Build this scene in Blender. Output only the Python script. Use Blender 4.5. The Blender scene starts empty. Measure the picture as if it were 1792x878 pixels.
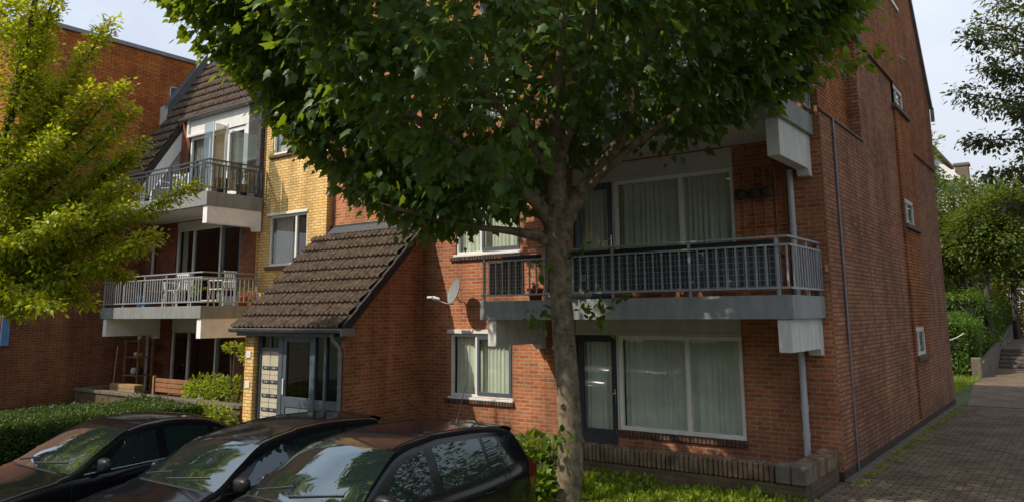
import bpy, math, random
import numpy as np
from mathutils import Vector, Matrix
random.seed(7); rng = np.random.default_rng(7)
sc = bpy.context.scene
COL = sc.collection
R = math.radians

# ------------------------------------------------------------------ materials
MATS = {}
def newmat(name):
    m = bpy.data.materials.new(name); m.use_nodes = True
    nt = m.node_tree; nt.nodes.clear()
    out = nt.nodes.new('ShaderNodeOutputMaterial')
    return m, nt, out
class NT:
    def __init__(s, nt): s.nt = nt
    def n(s, t, **k):
        o = s.nt.nodes.new(t)
        for a, v in k.items():
            if a.startswith('i_'):
                o.inputs[a[2:].replace('_', ' ')].default_value = v
            else: setattr(o, a, v)
        return o
    def l(s, a, b): s.nt.links.new(a, b)
def rgb(c): return (c[0], c[1], c[2], 1)
def math_node(N, op, a, b=None):
    m = N.n('ShaderNodeMath', operation=op)
    for i, v in enumerate((a, b)):
        if v is None: continue
        if isinstance(v, (int, float)): m.inputs[i].default_value = v
        else: N.l(v, m.inputs[i])
    return m.outputs[0]
def mixc(N, fac, a, b, mode='MIX'):
    m = N.n('ShaderNodeMix', data_type='RGBA', blend_type=mode)
    for s_, v in ((m.inputs[0], fac), (m.inputs[6], a), (m.inputs[7], b)):
        if isinstance(v, (int, float)): s_.default_value = v
        elif isinstance(v, tuple): s_.default_value = rgb(v)
        else: N.l(v, s_)
    return m.outputs[2]
def noise(N, vec, scale, detail=3, rough=.6):
    t = N.n('ShaderNodeTexNoise'); t.inputs['Scale'].default_value = scale
    t.inputs['Detail'].default_value = detail; t.inputs['Roughness'].default_value = rough
    if vec is not None: N.l(vec, t.inputs['Vector'])
    return t.outputs['Fac']
def ramp(N, fac, a, b, lo=0.0, hi=1.0):
    r = N.n('ShaderNodeMapRange'); r.inputs[1].default_value = a; r.inputs[2].default_value = b
    r.inputs[3].default_value = lo; r.inputs[4].default_value = hi
    N.l(fac, r.inputs[0]); return r.outputs[0]

def brick(name, c1, c2, mortar, bw=.22, rh=.07, ms=.006, flat=False, moss=0, dirt=.35, sunk=.6, top=None):
    if name in MATS: return MATS[name]
    m, nt, out = newmat(name); N = NT(nt)
    g = N.n('ShaderNodeNewGeometry')
    sx = N.n('ShaderNodeSeparateXYZ'); N.l(g.outputs['Position'], sx.inputs[0])
    sn = N.n('ShaderNodeSeparateXYZ'); N.l(g.outputs['Normal'], sn.inputs[0])
    cb = N.n('ShaderNodeCombineXYZ')
    if flat:
        N.l(sx.outputs[0], cb.inputs[0]); N.l(sx.outputs[1], cb.inputs[1])
    else:
        ax = math_node(N, 'GREATER_THAN', math_node(N, 'ABSOLUTE', sn.outputs[0]), .5)
        mx = N.n('ShaderNodeMix', data_type='FLOAT')
        N.l(ax, mx.inputs[0]); N.l(sx.outputs[0], mx.inputs[2]); N.l(sx.outputs[1], mx.inputs[3])
        N.l(mx.outputs[0], cb.inputs[0]); N.l(sx.outputs[2], cb.inputs[1])
    # slight wobble of the joints
    nz = N.n('ShaderNodeTexNoise'); nz.inputs['Scale'].default_value = 9; N.l(g.outputs['Position'], nz.inputs['Vector'])
    sub = N.n('ShaderNodeVectorMath', operation='SUBTRACT'); N.l(nz.outputs['Color'], sub.inputs[0]); sub.inputs[1].default_value = (.5, .5, .5)
    sc_ = N.n('ShaderNodeVectorMath', operation='SCALE'); N.l(sub.outputs[0], sc_.inputs[0]); sc_.inputs['Scale'].default_value = .035 if flat else .012
    ad = N.n('ShaderNodeVectorMath', operation='ADD'); N.l(cb.outputs[0], ad.inputs[0]); N.l(sc_.outputs[0], ad.inputs[1])
    b = N.n('ShaderNodeTexBrick'); N.l(ad.outputs[0], b.inputs['Vector'])
    b.inputs['Scale'].default_value = 1; b.inputs['Brick Width'].default_value = bw; b.inputs['Row Height'].default_value = rh
    b.inputs['Mortar Size'].default_value = ms; b.inputs['Mortar Smooth'].default_value = .25; b.inputs['Bias'].default_value = -.05
    b.inputs['Color1'].default_value = rgb(c1); b.inputs['Color2'].default_value = rgb(c2); b.inputs['Mortar'].default_value = rgb(mortar)
    pos = g.outputs['Position']
    n1 = noise(N, pos, 1.1, 4); n2 = noise(N, pos, 28, 4); n3 = noise(N, pos, 5, 5, .7)
    col = mixc(N, 1.0, b.outputs['Color'], mixc(N, ramp(N, n1, .3, .7), (1 - dirt, 1 - dirt, 1 - dirt), (1.12, 1.08, 1.05)), 'MULTIPLY')
    col = mixc(N, 1.0, col, mixc(N, ramp(N, n2, .25, .75), (.72, .72, .74), (1.2, 1.2, 1.16)), 'MULTIPLY')
    if not flat:
        mp = N.n('ShaderNodeMapping'); mp.inputs['Scale'].default_value = (2.6, 2.6, .28); N.l(pos, mp.inputs[0])
        col = mixc(N, 1.0, col, mixc(N, ramp(N, noise(N, mp.outputs[0], 1.0, 5, .65), .35, .62), (.70, .68, .68), (1.08, 1.06, 1.04)), 'MULTIPLY')
    # efflorescence and soot
    col = mixc(N, ramp(N, n3, .62, .85, 0, .35), col, (.45, .40, .34))
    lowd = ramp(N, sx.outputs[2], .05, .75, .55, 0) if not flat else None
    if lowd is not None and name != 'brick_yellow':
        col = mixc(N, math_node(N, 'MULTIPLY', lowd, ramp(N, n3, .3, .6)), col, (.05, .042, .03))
    if moss:
        n4 = noise(N, pos, 2.2, 5, .7)
        col = mixc(N, ramp(N, n4, .5, .72, 0, moss), col, (.075, .085, .02))
    p = N.n('ShaderNodeBsdfPrincipled'); N.l(col, p.inputs['Base Color'])
    p.inputs['Roughness'].default_value = .9; p.inputs['Specular IOR Level'].default_value = .25
    h = math_node(N, 'ADD', math_node(N, 'MULTIPLY', math_node(N, 'SUBTRACT', 1.0, b.outputs['Fac']), 1.0), math_node(N, 'MULTIPLY', n2, .35))
    bp = N.n('ShaderNodeBump'); bp.inputs['Strength'].default_value = sunk; bp.inputs['Distance'].default_value = .012
    N.l(h, bp.inputs['Height']); N.l(bp.outputs[0], p.inputs['Normal']); N.l(p.outputs[0], out.inputs[0])
    MATS[name] = m; return m

def plain(name, c, rough=.6, var=.15, scale=6, metal=0, spec=.4, bump=0, coat=0, c2=None, streak=False):
    if name in MATS: return MATS[name]
    m, nt, out = newmat(name); N = NT(nt)
    g = N.n('ShaderNodeNewGeometry'); pos = g.outputs['Position']
    if streak:
        mp = N.n('ShaderNodeMapping'); mp.inputs['Scale'].default_value = (2.2, 2.2, .5); N.l(pos, mp.inputs[0]); pos = mp.outputs[0]; 
    n1 = noise(N, pos, scale, 5, .65)
    d = tuple(max(0, v * (1 - var)) for v in c); e = c2 or tuple(v * (1 + var) for v in c)
    col = mixc(N, ramp(N, n1, .3, .7), d, e)
    p = N.n('ShaderNodeBsdfPrincipled'); N.l(col, p.inputs['Base Color'])
    p.inputs['Metallic'].default_value = metal; p.inputs['Specular IOR Level'].default_value = spec
    p.inputs['Coat Weight'].default_value = coat; p.inputs['Coat Roughness'].default_value = .03
    N.l(ramp(N, noise(N, g.outputs['Position'], scale * 3, 4), .3, .7, max(0, rough - .07), min(1, rough + .07)), p.inputs['Roughness'])
    if bump:
        bp = N.n('ShaderNodeBump'); bp.inputs['Strength'].default_value = bump; bp.inputs['Distance'].default_value = .01
        N.l(noise(N, g.outputs['Position'], scale * 8, 5), bp.inputs['Height']); N.l(bp.outputs[0], p.inputs['Normal'])
    N.l(p.outputs[0], out.inputs[0]); MATS[name] = m; return m

def leafmat(name, dark, light, trans=.35, tcol=None, rough=.42):
    if name in MATS: return MATS[name]
    m, nt, out = newmat(name); N = NT(nt)
    at = N.n('ShaderNodeAttribute', attribute_name='rnd')
    col = mixc(N, at.outputs['Fac'], dark, light)
    p = N.n('ShaderNodeBsdfPrincipled'); N.l(col, p.inputs['Base Color']); p.inputs['Roughness'].default_value = rough
    p.inputs['Specular IOR Level'].default_value = .4
    t = N.n('ShaderNodeBsdfTranslucent')
    N.l(mixc(N, .75, col, tcol or (light[0] * 2.2, light[1] * 1.9, light[2] * .6)), t.inputs['Color'])
    mx = N.n('ShaderNodeMixShader'); mx.inputs[0].default_value = trans
    N.l(p.outputs[0], mx.inputs[1]); N.l(t.outputs[0], mx.inputs[2]); N.l(mx.outputs[0], out.inputs[0])
    MATS[name] = m; return m

def facing(N, k=1.0, base=.045, normal=None):
    g = N.n('ShaderNodeNewGeometry'); d = N.n('ShaderNodeVectorMath', operation='DOT_PRODUCT')
    N.l(g.outputs['Incoming'], d.inputs[0]); N.l(g.outputs['Normal'], d.inputs[1])
    c = math_node(N, 'SUBTRACT', 1.0, math_node(N, 'ABSOLUTE', d.outputs['Value']))
    return math_node(N, 'ADD', math_node(N, 'MULTIPLY', math_node(N, 'POWER', c, 5.0), .95 * k), base)
def glassmat(name, tint=(.8, .85, .82), refl=.12, rough=.01, wav=.15):
    if name in MATS: return MATS[name]
    m, nt, out = newmat(name); N = NT(nt)
    g = N.n('ShaderNodeNewGeometry')
    bp = N.n('ShaderNodeBump'); bp.inputs['Strength'].default_value = wav; bp.inputs['Distance'].default_value = .01
    N.l(noise(N, g.outputs['Position'], 1.3, 2), bp.inputs['Height'])
    gl = N.n('ShaderNodeBsdfGlossy'); gl.inputs['Roughness'].default_value = rough; N.l(bp.outputs[0], gl.inputs['Normal'])
    tr = N.n('ShaderNodeBsdfTransparent'); tr.inputs['Color'].default_value = rgb(tint)
    mx = N.n('ShaderNodeMixShader'); N.l(facing(N, 1.0, .05 + refl), mx.inputs[0])
    N.l(tr.outputs[0], mx.inputs[1]); N.l(gl.outputs[0], mx.inputs[2]); N.l(mx.outputs[0], out.inputs[0])
    MATS[name] = m; return m

BR_RED = brick('brick_red', (.53, .185, .080), (.33, .105, .052), (.42, .33, .22), ms=.009)
BR_SIDE = brick('brick_side', (.46, .20, .105), (.30, .12, .064), (.105, .078, .055), ms=.010)
BR_SIDEO = brick('brick_side_orange', (.52, .18, .045), (.34, .10, .028), (.065, .043, .028), ms=.011)
BR_YEL = brick('brick_yellow', (.95, .66, .28), (.78, .48, .16), (.38, .27, .14), dirt=.15, ms=.009)
BR_BROWN = brick('brick_brown', (.27, .095, .045), (.19, .06, .032), (.15, .11, .08))
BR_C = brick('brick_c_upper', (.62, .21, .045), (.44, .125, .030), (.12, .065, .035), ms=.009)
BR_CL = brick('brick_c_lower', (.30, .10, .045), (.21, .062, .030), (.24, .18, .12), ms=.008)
BR_DARK = brick('brick_plinth', (.075, .055, .042), (.055, .042, .034), (.05, .045, .04))
BR_OLD = brick('brick_old', (.20, .135, .085), (.13, .09, .06), (.10, .085, .06), moss=.55)
BR_SLATE = brick('brick_slate', (.115, .11, .115), (.075, .07, .078), (.05, .05, .05))
COPING = plain('coping_brick', (.12, .085, .05), .92, .5, 5, bump=1, c2=(.27, .18, .11))
SILLB = plain('sill_brick', (.11, .06, .04), .85, .4, 9, bump=.7)
WHITE = plain('white_paint', (.72, .72, .69), .45, .08, 5)
FRB = plain('beige_frame', (.80, .77, .68), .5, .08, 5)
CREAM = plain('cream_panel', (.55, .53, .47), .6, .10, 3, streak=True)
BRLIT = plain('lit_bracket', (.82, .81, .79), .6, .12, 3, bump=.1)  # bracket colour lightened for block B, its brighter light painted in
OFFW = plain('offwhite_concrete', (.56, .55, .50), .6, .18, 4, bump=.1, streak=True)
GREYF = plain('grey_fascia', (.225, .235, .225), .5, .22, 3, streak=True)
GREYD = plain('grey_blue_frame', (.075, .095, .115), .4, .1, 5)
DKFRAME = plain('dark_frame', (.028, .034, .042), .4, .1, 5)
RAIL = plain('rail_metal', (.34, .36, .375), .42, .15, 12, metal=.35)
RAILD = plain('rail_dark', (.085, .095, .105), .4, .15, 12, metal=.4)
PIPE = plain('pipe_pvc', (.42, .43, .43), .5, .12, 4, streak=True)
ZINC = plain('zinc', (.20, .21, .22), .45, .2, 6, metal=.5)
BLACK = plain('black_plastic', (.02, .02, .022), .5, .2, 8)
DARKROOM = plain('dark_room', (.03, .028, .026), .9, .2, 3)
WOOD = plain('bench_wood', (.26, .12, .05), .7, .3, 7, bump=.3)
WOODG = plain('weathered_wood', (.30, .20, .09), .8, .3, 7, bump=.3)
TILE = plain('roof_tile', (.065, .042, .030), .85, .55, 9, bump=.9, c2=(.185, .13, .088))
TILED = plain('roof_tile_verge', (.032, .026, .023), .8, .4, 9, bump=.5)
LEAD = plain('lead_flashing', (.035, .038, .042), .6, .2, 6)
CONC = plain('concrete', (.125, .105, .08), .9, .3, 5, bump=.6)
CURT = plain('curtain_cloth', (.80, .82, .74), .9, .12, 2)
CURTW = plain('curtain_white', (.66, .66, .60), .9, .10, 2)
GLASS = glassmat('window_glass', (.84, .88, .83), .085)
GLASSP = glassmat('porch_glass', (.55, .6, .58), .0)
GLASSD = glassmat('window_glass_dark', (.6, .62, .6), .10)
FROST = glassmat('frosted_glass', (.62, .70, .72), .10, .12)
def carglass(nm, bs):
    CARGL, _nt, _out = newmat(nm); _N = NT(_nt)
    _d = _N.n('ShaderNodeBsdfDiffuse'); _d.inputs['Color'].default_value = (.012, .020, .020, 1)
    _g = _N.n('ShaderNodeBsdfGlossy'); _g.inputs['Roughness'].default_value = .012; _g.inputs['Color'].default_value = (.86, .95, .97, 1)
    _m = _N.n('ShaderNodeMixShader')
    _N.l(facing(_N, 1.1, bs), _m.inputs[0]); _N.l(_d.outputs[0], _m.inputs[1]); _N.l(_g.outputs[0], _m.inputs[2]); _N.l(_m.outputs[0], _out.inputs[0])
    return CARGL
CARGL = carglass('car_glass', .10); CARWS = carglass('windscreen_glass', .26)
PAINT = plain('car_paint_black', (.007, .007, .009), .10, .2, 20, spec=.45)
MIRR = plain('mirror_shell', (.012, .012, .013), .42, .2, 20, spec=.3)
TRIM = plain('car_trim', (.012, .012, .012), .5, .2, 20)
CHROME = plain('chrome', (.6, .6, .62), .12, .05, 5, metal=1)
TAILR = plain('tail_lamp_red', (.09, .004, .008), .1, .2, 5, coat=1)
RUBBER = plain('tyre_rubber', (.02, .02, .02), .85, .2, 10)
ALU = plain('wheel_alloy', (.4, .4, .42), .3, .1, 5, metal=.9)
DISHM = plain('dish_paint', (.20, .21, .21), .5, .15, 8)
TERRA = plain('orange_pot', (.60, .12, .03), .6, .2, 8)
BLUES = plain('blue_enamel', (.10, .22, .42), .4, .15, 6)
ZNEW = plain('letterbox_panel', (.50, .45, .34), .55, .12, 6)
TRUNKM = plain('bark', (.10, .078, .048), .95, .45, 9, bump=1.0, c2=(.28, .22, .14))
BARKD = plain('bark_dark', (.06, .05, .038), .95, .4, 7, bump=1.0)
EARTH = plain('earth', (.05, .04, .025), 1, .4, 3, bump=1)
MAPLE = leafmat('maple_leaf', (.018, .055, .016), (.072, .145, .030), .40, (.36, .46, .014))
LIME = leafmat('lime_leaf', (.020, .070, .008), (.40, .46, .012), .42, (.76, .76, .02))
HEDGEL = leafmat('hedge_leaf', (.012, .038, .008), (.075, .13, .02), .25, rough=.55)
HEDGER = leafmat('laurel_leaf', (.03, .075, .008), (.10, .18, .014), .35)
FARL = leafmat('far_leaf', (.022, .042, .008), (.12, .165, .014), .33)
DARKL = leafmat('dark_leaf', (.032, .052, .012), (.10, .12, .022), .3)
GRASSL = leafmat('weed_leaf', (.05, .11, .012), (.26, .34, .03), .4)

# ------------------------------------------------------------------ object helpers
def link(o): COL.objects.link(o); return o
def tag(o, label=None, cat=None, group=None, kind=None):
    if label: o['label'] = label
    if cat: o['category'] = cat
    if group: o['group'] = group
    if kind: o['kind'] = kind
    return o
def thing(name, loc, label, cat, group=None, rotz=0):
    o = bpy.data.objects.new(name, None); o.empty_display_size = .2
    o.location = loc; o.rotation_euler = (0, 0, rotz); link(o)
    return tag(o, label, cat, group)
def origin(p):
    v = Vector((0, 0, 0))
    while p is not None: v += p.location; p = p.parent
    return v
class M:
    def __init__(s): s.v = []; s.f = []; s.sm = []
    def add(s, vs, fs, smooth=False):
        o = len(s.v); s.v += [tuple(v) for v in vs]; s.f += [tuple(i + o for i in f) for f in fs]; s.sm += [smooth] * len(fs)
        return s
    def box(s, x0, x1, y0, y1, z0, z1):
        if x0 > x1: x0, x1 = x1, x0
        if y0 > y1: y0, y1 = y1, y0
        if z0 > z1: z0, z1 = z1, z0
        vs = [(x0, y0, z0), (x1, y0, z0), (x1, y1, z0), (x0, y1, z0), (x0, y0, z1), (x1, y0, z1), (x1, y1, z1), (x0, y1, z1)]
        return s.add(vs, [(0, 3, 2, 1), (4, 5, 6, 7), (0, 1, 5, 4), (1, 2, 6, 5), (2, 3, 7, 6), (3, 0, 4, 7)])
    def bbox(s, x0, x1, y0, y1, z0, z1, b=.006, jit=0):
        # chamfered box
        c = [(x0 + x1) / 2, (y0 + y1) / 2, (z0 + z1) / 2]; h = [abs(x1 - x0) / 2, abs(y1 - y0) / 2, abs(z1 - z0) / 2]
        b = min(b, min(h) * .6); vs = []; idx = {}
        for sx in (-1, 1):
            for sy in (-1, 1):
                for sz in (-1, 1):
                    for k in range(3):
                        p = [c[0] + sx * h[0], c[1] + sy * h[1], c[2] + sz * h[2]]
                        q = [sx, sy, sz]
                        for j in range(3):
                            if j != k: p[j] -= q[j] * b
                        if jit: p = [a + random.uniform(-jit, jit) for a in p]
                        idx[(sx, sy, sz, k)] = len(vs); vs.append(p)
        fs = []
        for k in range(3):
            a, d = [(1, 2), (2, 0), (0, 1)][k]
            for sg in (-1, 1):
                f = []
                for (p, q) in ((-1, -1), (1, -1), (1, 1), (-1, 1)):
                    t = [0, 0, 0]; t[k] = sg; t[a] = p; t[d] = q; f.append(idx[(*t, k)])
                fs.append(f if sg > 0 else f[::-1])
        for k in range(3):          # edges along axis k
            a, d = [(1, 2), (2, 0), (0, 1)][k]
            for p in (-1, 1):
                for q in (-1, 1):
                    t0 = [0, 0, 0]; t0[a] = p; t0[d] = q; t1 = t0[:]; t0[k] = -1; t1[k] = 1
                    fs.append([idx[(*t0, a)], idx[(*t1, a)], idx[(*t1, d)], idx[(*t0, d)]])
        for sx in (-1, 1):
            for sy in (-1, 1):
                for sz in (-1, 1): fs.append([idx[(sx, sy, sz, k)] for k in range(3)])
        return s.add(vs, fs)
    def poly(s, pts): return s.add(pts, [tuple(range(len(pts)))])
    def tube(s, pts, r, n=8, cap=True, smooth=True):
        pts = [Vector(p) for p in pts]; m = len(pts)
        rs = r if isinstance(r, (list, tuple)) else [r] * m
        vs = []; prev = None
        for i, p in enumerate(pts):
            t = (pts[min(i + 1, m - 1)] - pts[max(i - 1, 0)]).normalized()
            if prev is None:
                a = Vector((0, 0, 1)) if abs(t.z) < .9 else Vector((1, 0, 0))
                u = t.cross(a).normalized()
            else: u = (prev - t * prev.dot(t)).normalized()
            w = t.cross(u); prev = u
            for k in range(n):
                an = 2 * math.pi * k / n
                vs.append(p + (u * math.cos(an) + w * math.sin(an)) * rs[i])
        fs = [(i * n + k, i * n + (k + 1) % n, (i + 1) * n + (k + 1) % n, (i + 1) * n + k) for i in range(m - 1) for k in range(n)]
        s.add(vs, fs, smooth)
        if cap: s.add(vs[:n], [tuple(range(n))[::-1]]); s.add(vs[-n:], [tuple(range(n))])
        return s
    def grid(s, P, smooth=True, flip=False):
        a, b = len(P), len(P[0]); vs = [p for r in P for p in r]
        fs = [(i * b + j, (i + 1) * b + j, (i + 1) * b + j + 1, i * b + j + 1) for i in range(a - 1) for j in range(b - 1)]
        if flip: fs = [f[::-1] for f in fs]
        return s.add(vs, fs, smooth)
    def ell(s, c, r, n=14, m=9, rot=None):
        P = []
        for i in range(m + 1):
            th = math.pi * i / m; row = []
            for k in range(n + 1):
                ph = 2 * math.pi * k / n
                v = Vector((r[0] * math.sin(th) * math.cos(ph), r[1] * math.sin(th) * math.sin(ph), r[2] * math.cos(th)))
                if rot: v = rot @ v
                row.append(Vector(c) + v)
            P.append(row)
        return s.grid(P)
    def build(s, name, mat, parent=None, kind=None, label=None):
        off = origin(parent)
        me = bpy.data.meshes.new(name)
        me.from_pydata([(v[0] - off.x, v[1] - off.y, v[2] - off.z) for v in s.v], [], s.f)
        me.materials.append(mat)
        me.polygons.foreach_set('use_smooth', s.sm); me.update()
        o = bpy.data.objects.new(name, me); link(o)
        if parent is not None: o.parent = parent
        if kind: o['kind'] = kind
        if label: o['label'] = label
        return o

# leaf shapes (x across, y along)
def maple_shape():
    h = [(0, 0), (.20, -.04), (.37, .08), (.35, .24), (.46, .47), (.25, .56), (0, 1.05)]
    pts = h + [(-x, y) for x, y in h[-2:0:-1]]
    pts3 = [(x, y, -.22 * abs(x) - .12 * y * y) for x, y in pts] + [(0, .38, 0)]
    n = len(pts); tri = [(i, (i + 1) % n, n) for i in range(n)]
    return np.array(pts3), np.array(tri)
def simple_shape():
    return np.array([(0, 0, 0), (.30, .45, -.1), (0, 1, -.12), (-.30, .45, -.1)]), np.array([(0, 1, 2), (0, 2, 3)])
def oval_shape():
    h = [(0, 0), (.20, .18), (.27, .45), (.17, .78), (0, 1.0)]
    pts = h + [(-x, y) for x, y in h[-2:0:-1]]
    p3 = [(x, y, .25 * abs(x) - .25 * y * y) for x, y in pts] + [(0, .45, -.05)]
    n = len(pts); return np.array(p3), np.array([(i, (i + 1) % n, n) for i in range(n)])
def norm(a): return a / np.maximum(np.linalg.norm(a, axis=1, keepdims=True), 1e-6)
def leaves(name, C, T, Nn, S, shape, mat, parent, rnd=None):
    P, F = shape; n = len(C); off = np.array(origin(parent))
    T = norm(T); X = norm(np.cross(T, Nn)); Z = np.cross(X, T)
    V = C[:, None, :] + S[:, None, None] * (P[None, :, 0:1] * X[:, None, :] + P[None, :, 1:2] * T[:, None, :] + P[None, :, 2:3] * Z[:, None, :])
    V = V.reshape(-1, 3) - off
    k = len(P); Fa = (F[None] + (np.arange(n) * k)[:, None, None]).reshape(-1)
    me = bpy.data.meshes.new(name); nf = n * len(F)
    me.vertices.add(len(V)); me.vertices.foreach_set('co', V.astype(np.float32).ravel())
    me.loops.add(nf * 3); me.loops.foreach_set('vertex_index', Fa.astype(np.int32))
    me.polygons.add(nf); me.polygons.foreach_set('loop_start', np.arange(nf, dtype=np.int32) * 3)
    me.polygons.foreach_set('loop_total', np.full(nf, 3, dtype=np.int32))
    me.update(calc_edges=True)
    if rnd is None: rnd = rng.random(n)
    at = me.attributes.new('rnd', 'FLOAT', 'POINT'); at.data.foreach_set('value', np.repeat(rnd, k).astype(np.float32))
    me.materials.append(mat)
    o = bpy.data.objects.new(name, me); link(o)
    if parent is not None: o.parent = parent
    return o
def rv(n, s=1.0): return rng.normal(0, s, (n, 3))

# ------------------------------------------------------------------ generic building bits
def wall_x(mb, y, x0, x1, z0, z1, holes=(), depth=.11):
    """front wall (faces -Y) at y with rectangular openings and brick reveals"""
    xs = sorted({x0, x1, *[v for h in holes for v in h[:2]]}); zs = sorted({z0, z1, *[v for h in holes for v in h[2:]]})
    for a, b in zip(xs, xs[1:]):
        for c, d in zip(zs, zs[1:]):
            mx, mz = (a + b) / 2, (c + d) / 2
            if a < x0 or b > x1 or any(h[0] < mx < h[1] and h[2] < mz < h[3] for h in holes): continue
            mb.poly([(a, y, c), (b, y, c), (b, y, d), (a, y, d)])
    for h in holes:
        a, b, c, d = h; e = y + depth
        mb.poly([(a, y, c), (a, y, d), (a, e, d), (a, e, c)]); mb.poly([(b, y, c), (b, e, c), (b, e, d), (b, y, d)])
        mb.poly([(a, y, c), (a, e, c), (b, e, c), (b, y, c)]); mb.poly([(a, y, d), (b, y, d), (b, e, d), (a, e, d)])
def curtain_mesh(x0, x1, y, z0, z1, amp=.02, per=.13, seed=0):
    r = random.Random(seed); n = max(8, int((x1 - x0) / .012)); row0 = []; row1 = []; row2 = []
    ph = r.uniform(0, 6); f = 0
    for i in range(n + 1):
        x = x0 + (x1 - x0) * i / n
        f += (1 + .5 * math.sin(x * 7 + ph)) * (x1 - x0) / n * 2 * math.pi / per
        a = amp * (math.sin(f) + .4 * math.sin(2.3 * f + ph))
        row0.append((x, y + a * .7, z1)); row1.append((x + a * .3, y + a, (z0 + z1) / 2)); row2.append((x + a * .5, y + a * 1.3, z0))
    m = M(); m.grid([row0, row1, row2]); return m
def window(b, x0, x1, z0, z1, y, mulls=(), fw=.055, fmat=None, glass=None, curt=CURT, sash=None, seed=0, proud=.0, room=True, cz0=0, name='window', curt_range=None, smat=None):
    """frame (part) > pane, curtain (sub-parts); y = wall plane, frame set back in the reveal"""
    fmat = fmat or WHITE; glass = glass or GLASS
    yf = y + .03 - proud; m = M()
    m.bbox(x0, x1, yf, yf + .07, z0, z0 + fw, .004); m.bbox(x0, x1, yf, yf + .07, z1 - fw, z1, .004)
    m.bbox(x0, x0 + fw, yf, yf + .07, z0 + fw, z1 - fw, .004); m.bbox(x1 - fw, x1, yf, yf + .07, z0 + fw, z1 - fw, .004)
    for q in mulls: m.bbox(q - .035, q + .035, yf, yf + .07, z0 + fw, z1 - fw, .004)
    w = m.build(name, fmat, b)
    M().poly([(x0 + .01, yf + .044, z0 + .01), (x1 - .01, yf + .044, z0 + .01), (x1 - .01, yf + .044, z1 - .01), (x0 + .01, yf + .044, z1 - .01)]).build('pane', glass, w)
    if curt:
        a, c = curt_range or (x0 + .03, x1 - .03)
        curtain_mesh(a, c, yf + .14, z0 + cz0, z1 - .01, seed=seed).build('curtain', curt, w)
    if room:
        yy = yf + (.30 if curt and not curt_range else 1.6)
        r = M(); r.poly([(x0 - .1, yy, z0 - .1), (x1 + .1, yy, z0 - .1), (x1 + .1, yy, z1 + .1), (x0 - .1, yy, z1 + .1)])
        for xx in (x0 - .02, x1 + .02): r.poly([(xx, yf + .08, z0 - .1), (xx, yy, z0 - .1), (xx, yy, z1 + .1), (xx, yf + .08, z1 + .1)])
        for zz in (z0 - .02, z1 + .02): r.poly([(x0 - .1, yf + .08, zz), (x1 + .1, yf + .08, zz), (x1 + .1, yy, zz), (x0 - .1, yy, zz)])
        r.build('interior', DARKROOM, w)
    if sash:
        for (a, c) in sash:
            s = M(); t = .065; ys = yf - .022
            s.bbox(a, c, ys, ys + .05, z0 + .05, z0 + .05 + t, .004); s.bbox(a, c, ys, ys + .05, z1 - .05 - t, z1 - .05, .004)
            s.bbox(a, a + t, ys, ys + .05, z0 + .05 + t, z1 - .05 - t, .004); s.bbox(c - t, c, ys, ys + .05, z0 + .05 + t, z1 - .05 - t, .004)
            s.build('sash', smat or GREYD, w)
    return w
def rollag(b, x0, x1, y, z0, z1, out=.05, name='sill'):
    m = M(); x = x0; 
    while x < x1 - .02:
        w = min(.068, x1 - x)
        m.bbox(x, x + w - .008, y - out + random.uniform(-.004, .004), y + .10, z0, z1 + random.uniform(-.004, .002), .008, .0015); x += .07
    return m.build(name, SILLB, b)
def glazed_door(b, x0, x1, z0, z1, y, mat, curt=CURT, handle_side=1, low=.42, seed=0, glass=None):
    t = .115; yf = y + .035; m = M()
    m.bbox(x0, x0 + t, yf, yf + .06, z0, z1, .004); m.bbox(x1 - t, x1, yf, yf + .06, z0, z1, .004)
    m.bbox(x0 + t, x1 - t, yf, yf + .06, z1 - t, z1, .004); m.bbox(x0 + t, x1 - t, yf, yf + .06, z0, z0 + low, .004)
    m.box(x0 + t + .03, x1 - t - .03, yf - .004, yf, z0 + low - .10, z0 + low - .09)
    d = m.build('door', mat, b)
    M().poly([(x0 + t - .01, yf + .03, z0 + low - .01), (x1 - t + .01, yf + .03, z0 + low - .01), (x1 - t + .01, yf + .03, z1 - t + .01), (x0 + t - .01, yf + .03, z1 - t + .01)]).build('pane', glass or GLASS, d)
    if curt: curtain_mesh(x0 + .05, x1 - .05, yf + .15, z0 + .1, z1 - .05, seed=seed).build('curtain', curt, d)
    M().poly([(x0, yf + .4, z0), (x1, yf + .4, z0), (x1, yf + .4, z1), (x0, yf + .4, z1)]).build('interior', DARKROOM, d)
    hx = x1 - t * .45 if handle_side > 0 else x0 + t * .45; hz = z0 + 1.02
    h = M(); h.bbox(hx - .018, hx + .018, yf - .012, yf - .001, hz - .14, hz + .11, .004)
    h.tube([(hx, yf - .012, hz + .03), (hx, yf - .05, hz + .03), (hx - handle_side * .12, yf - .055, hz + .03)], .010)
    h.build('handle', CHROME, d)
    return d
def downpipe(b, x, y, z0, z1, r=.05, mat=None, name='downpipe', joints=()):
    m = M(); m.tube([(x, y, z0), (x, y, (z0 + z1) / 2), (x, y, z1)], r, 16)
    for j in joints: m.tube([(x, y, j - .05), (x, y, j + .05)], r * 1.14, 16)
    m.box(x - .012, x + .012, y, y + .09, z0 + .5, z0 + .53)
    return m.build(name, mat or PIPE, b)

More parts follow.
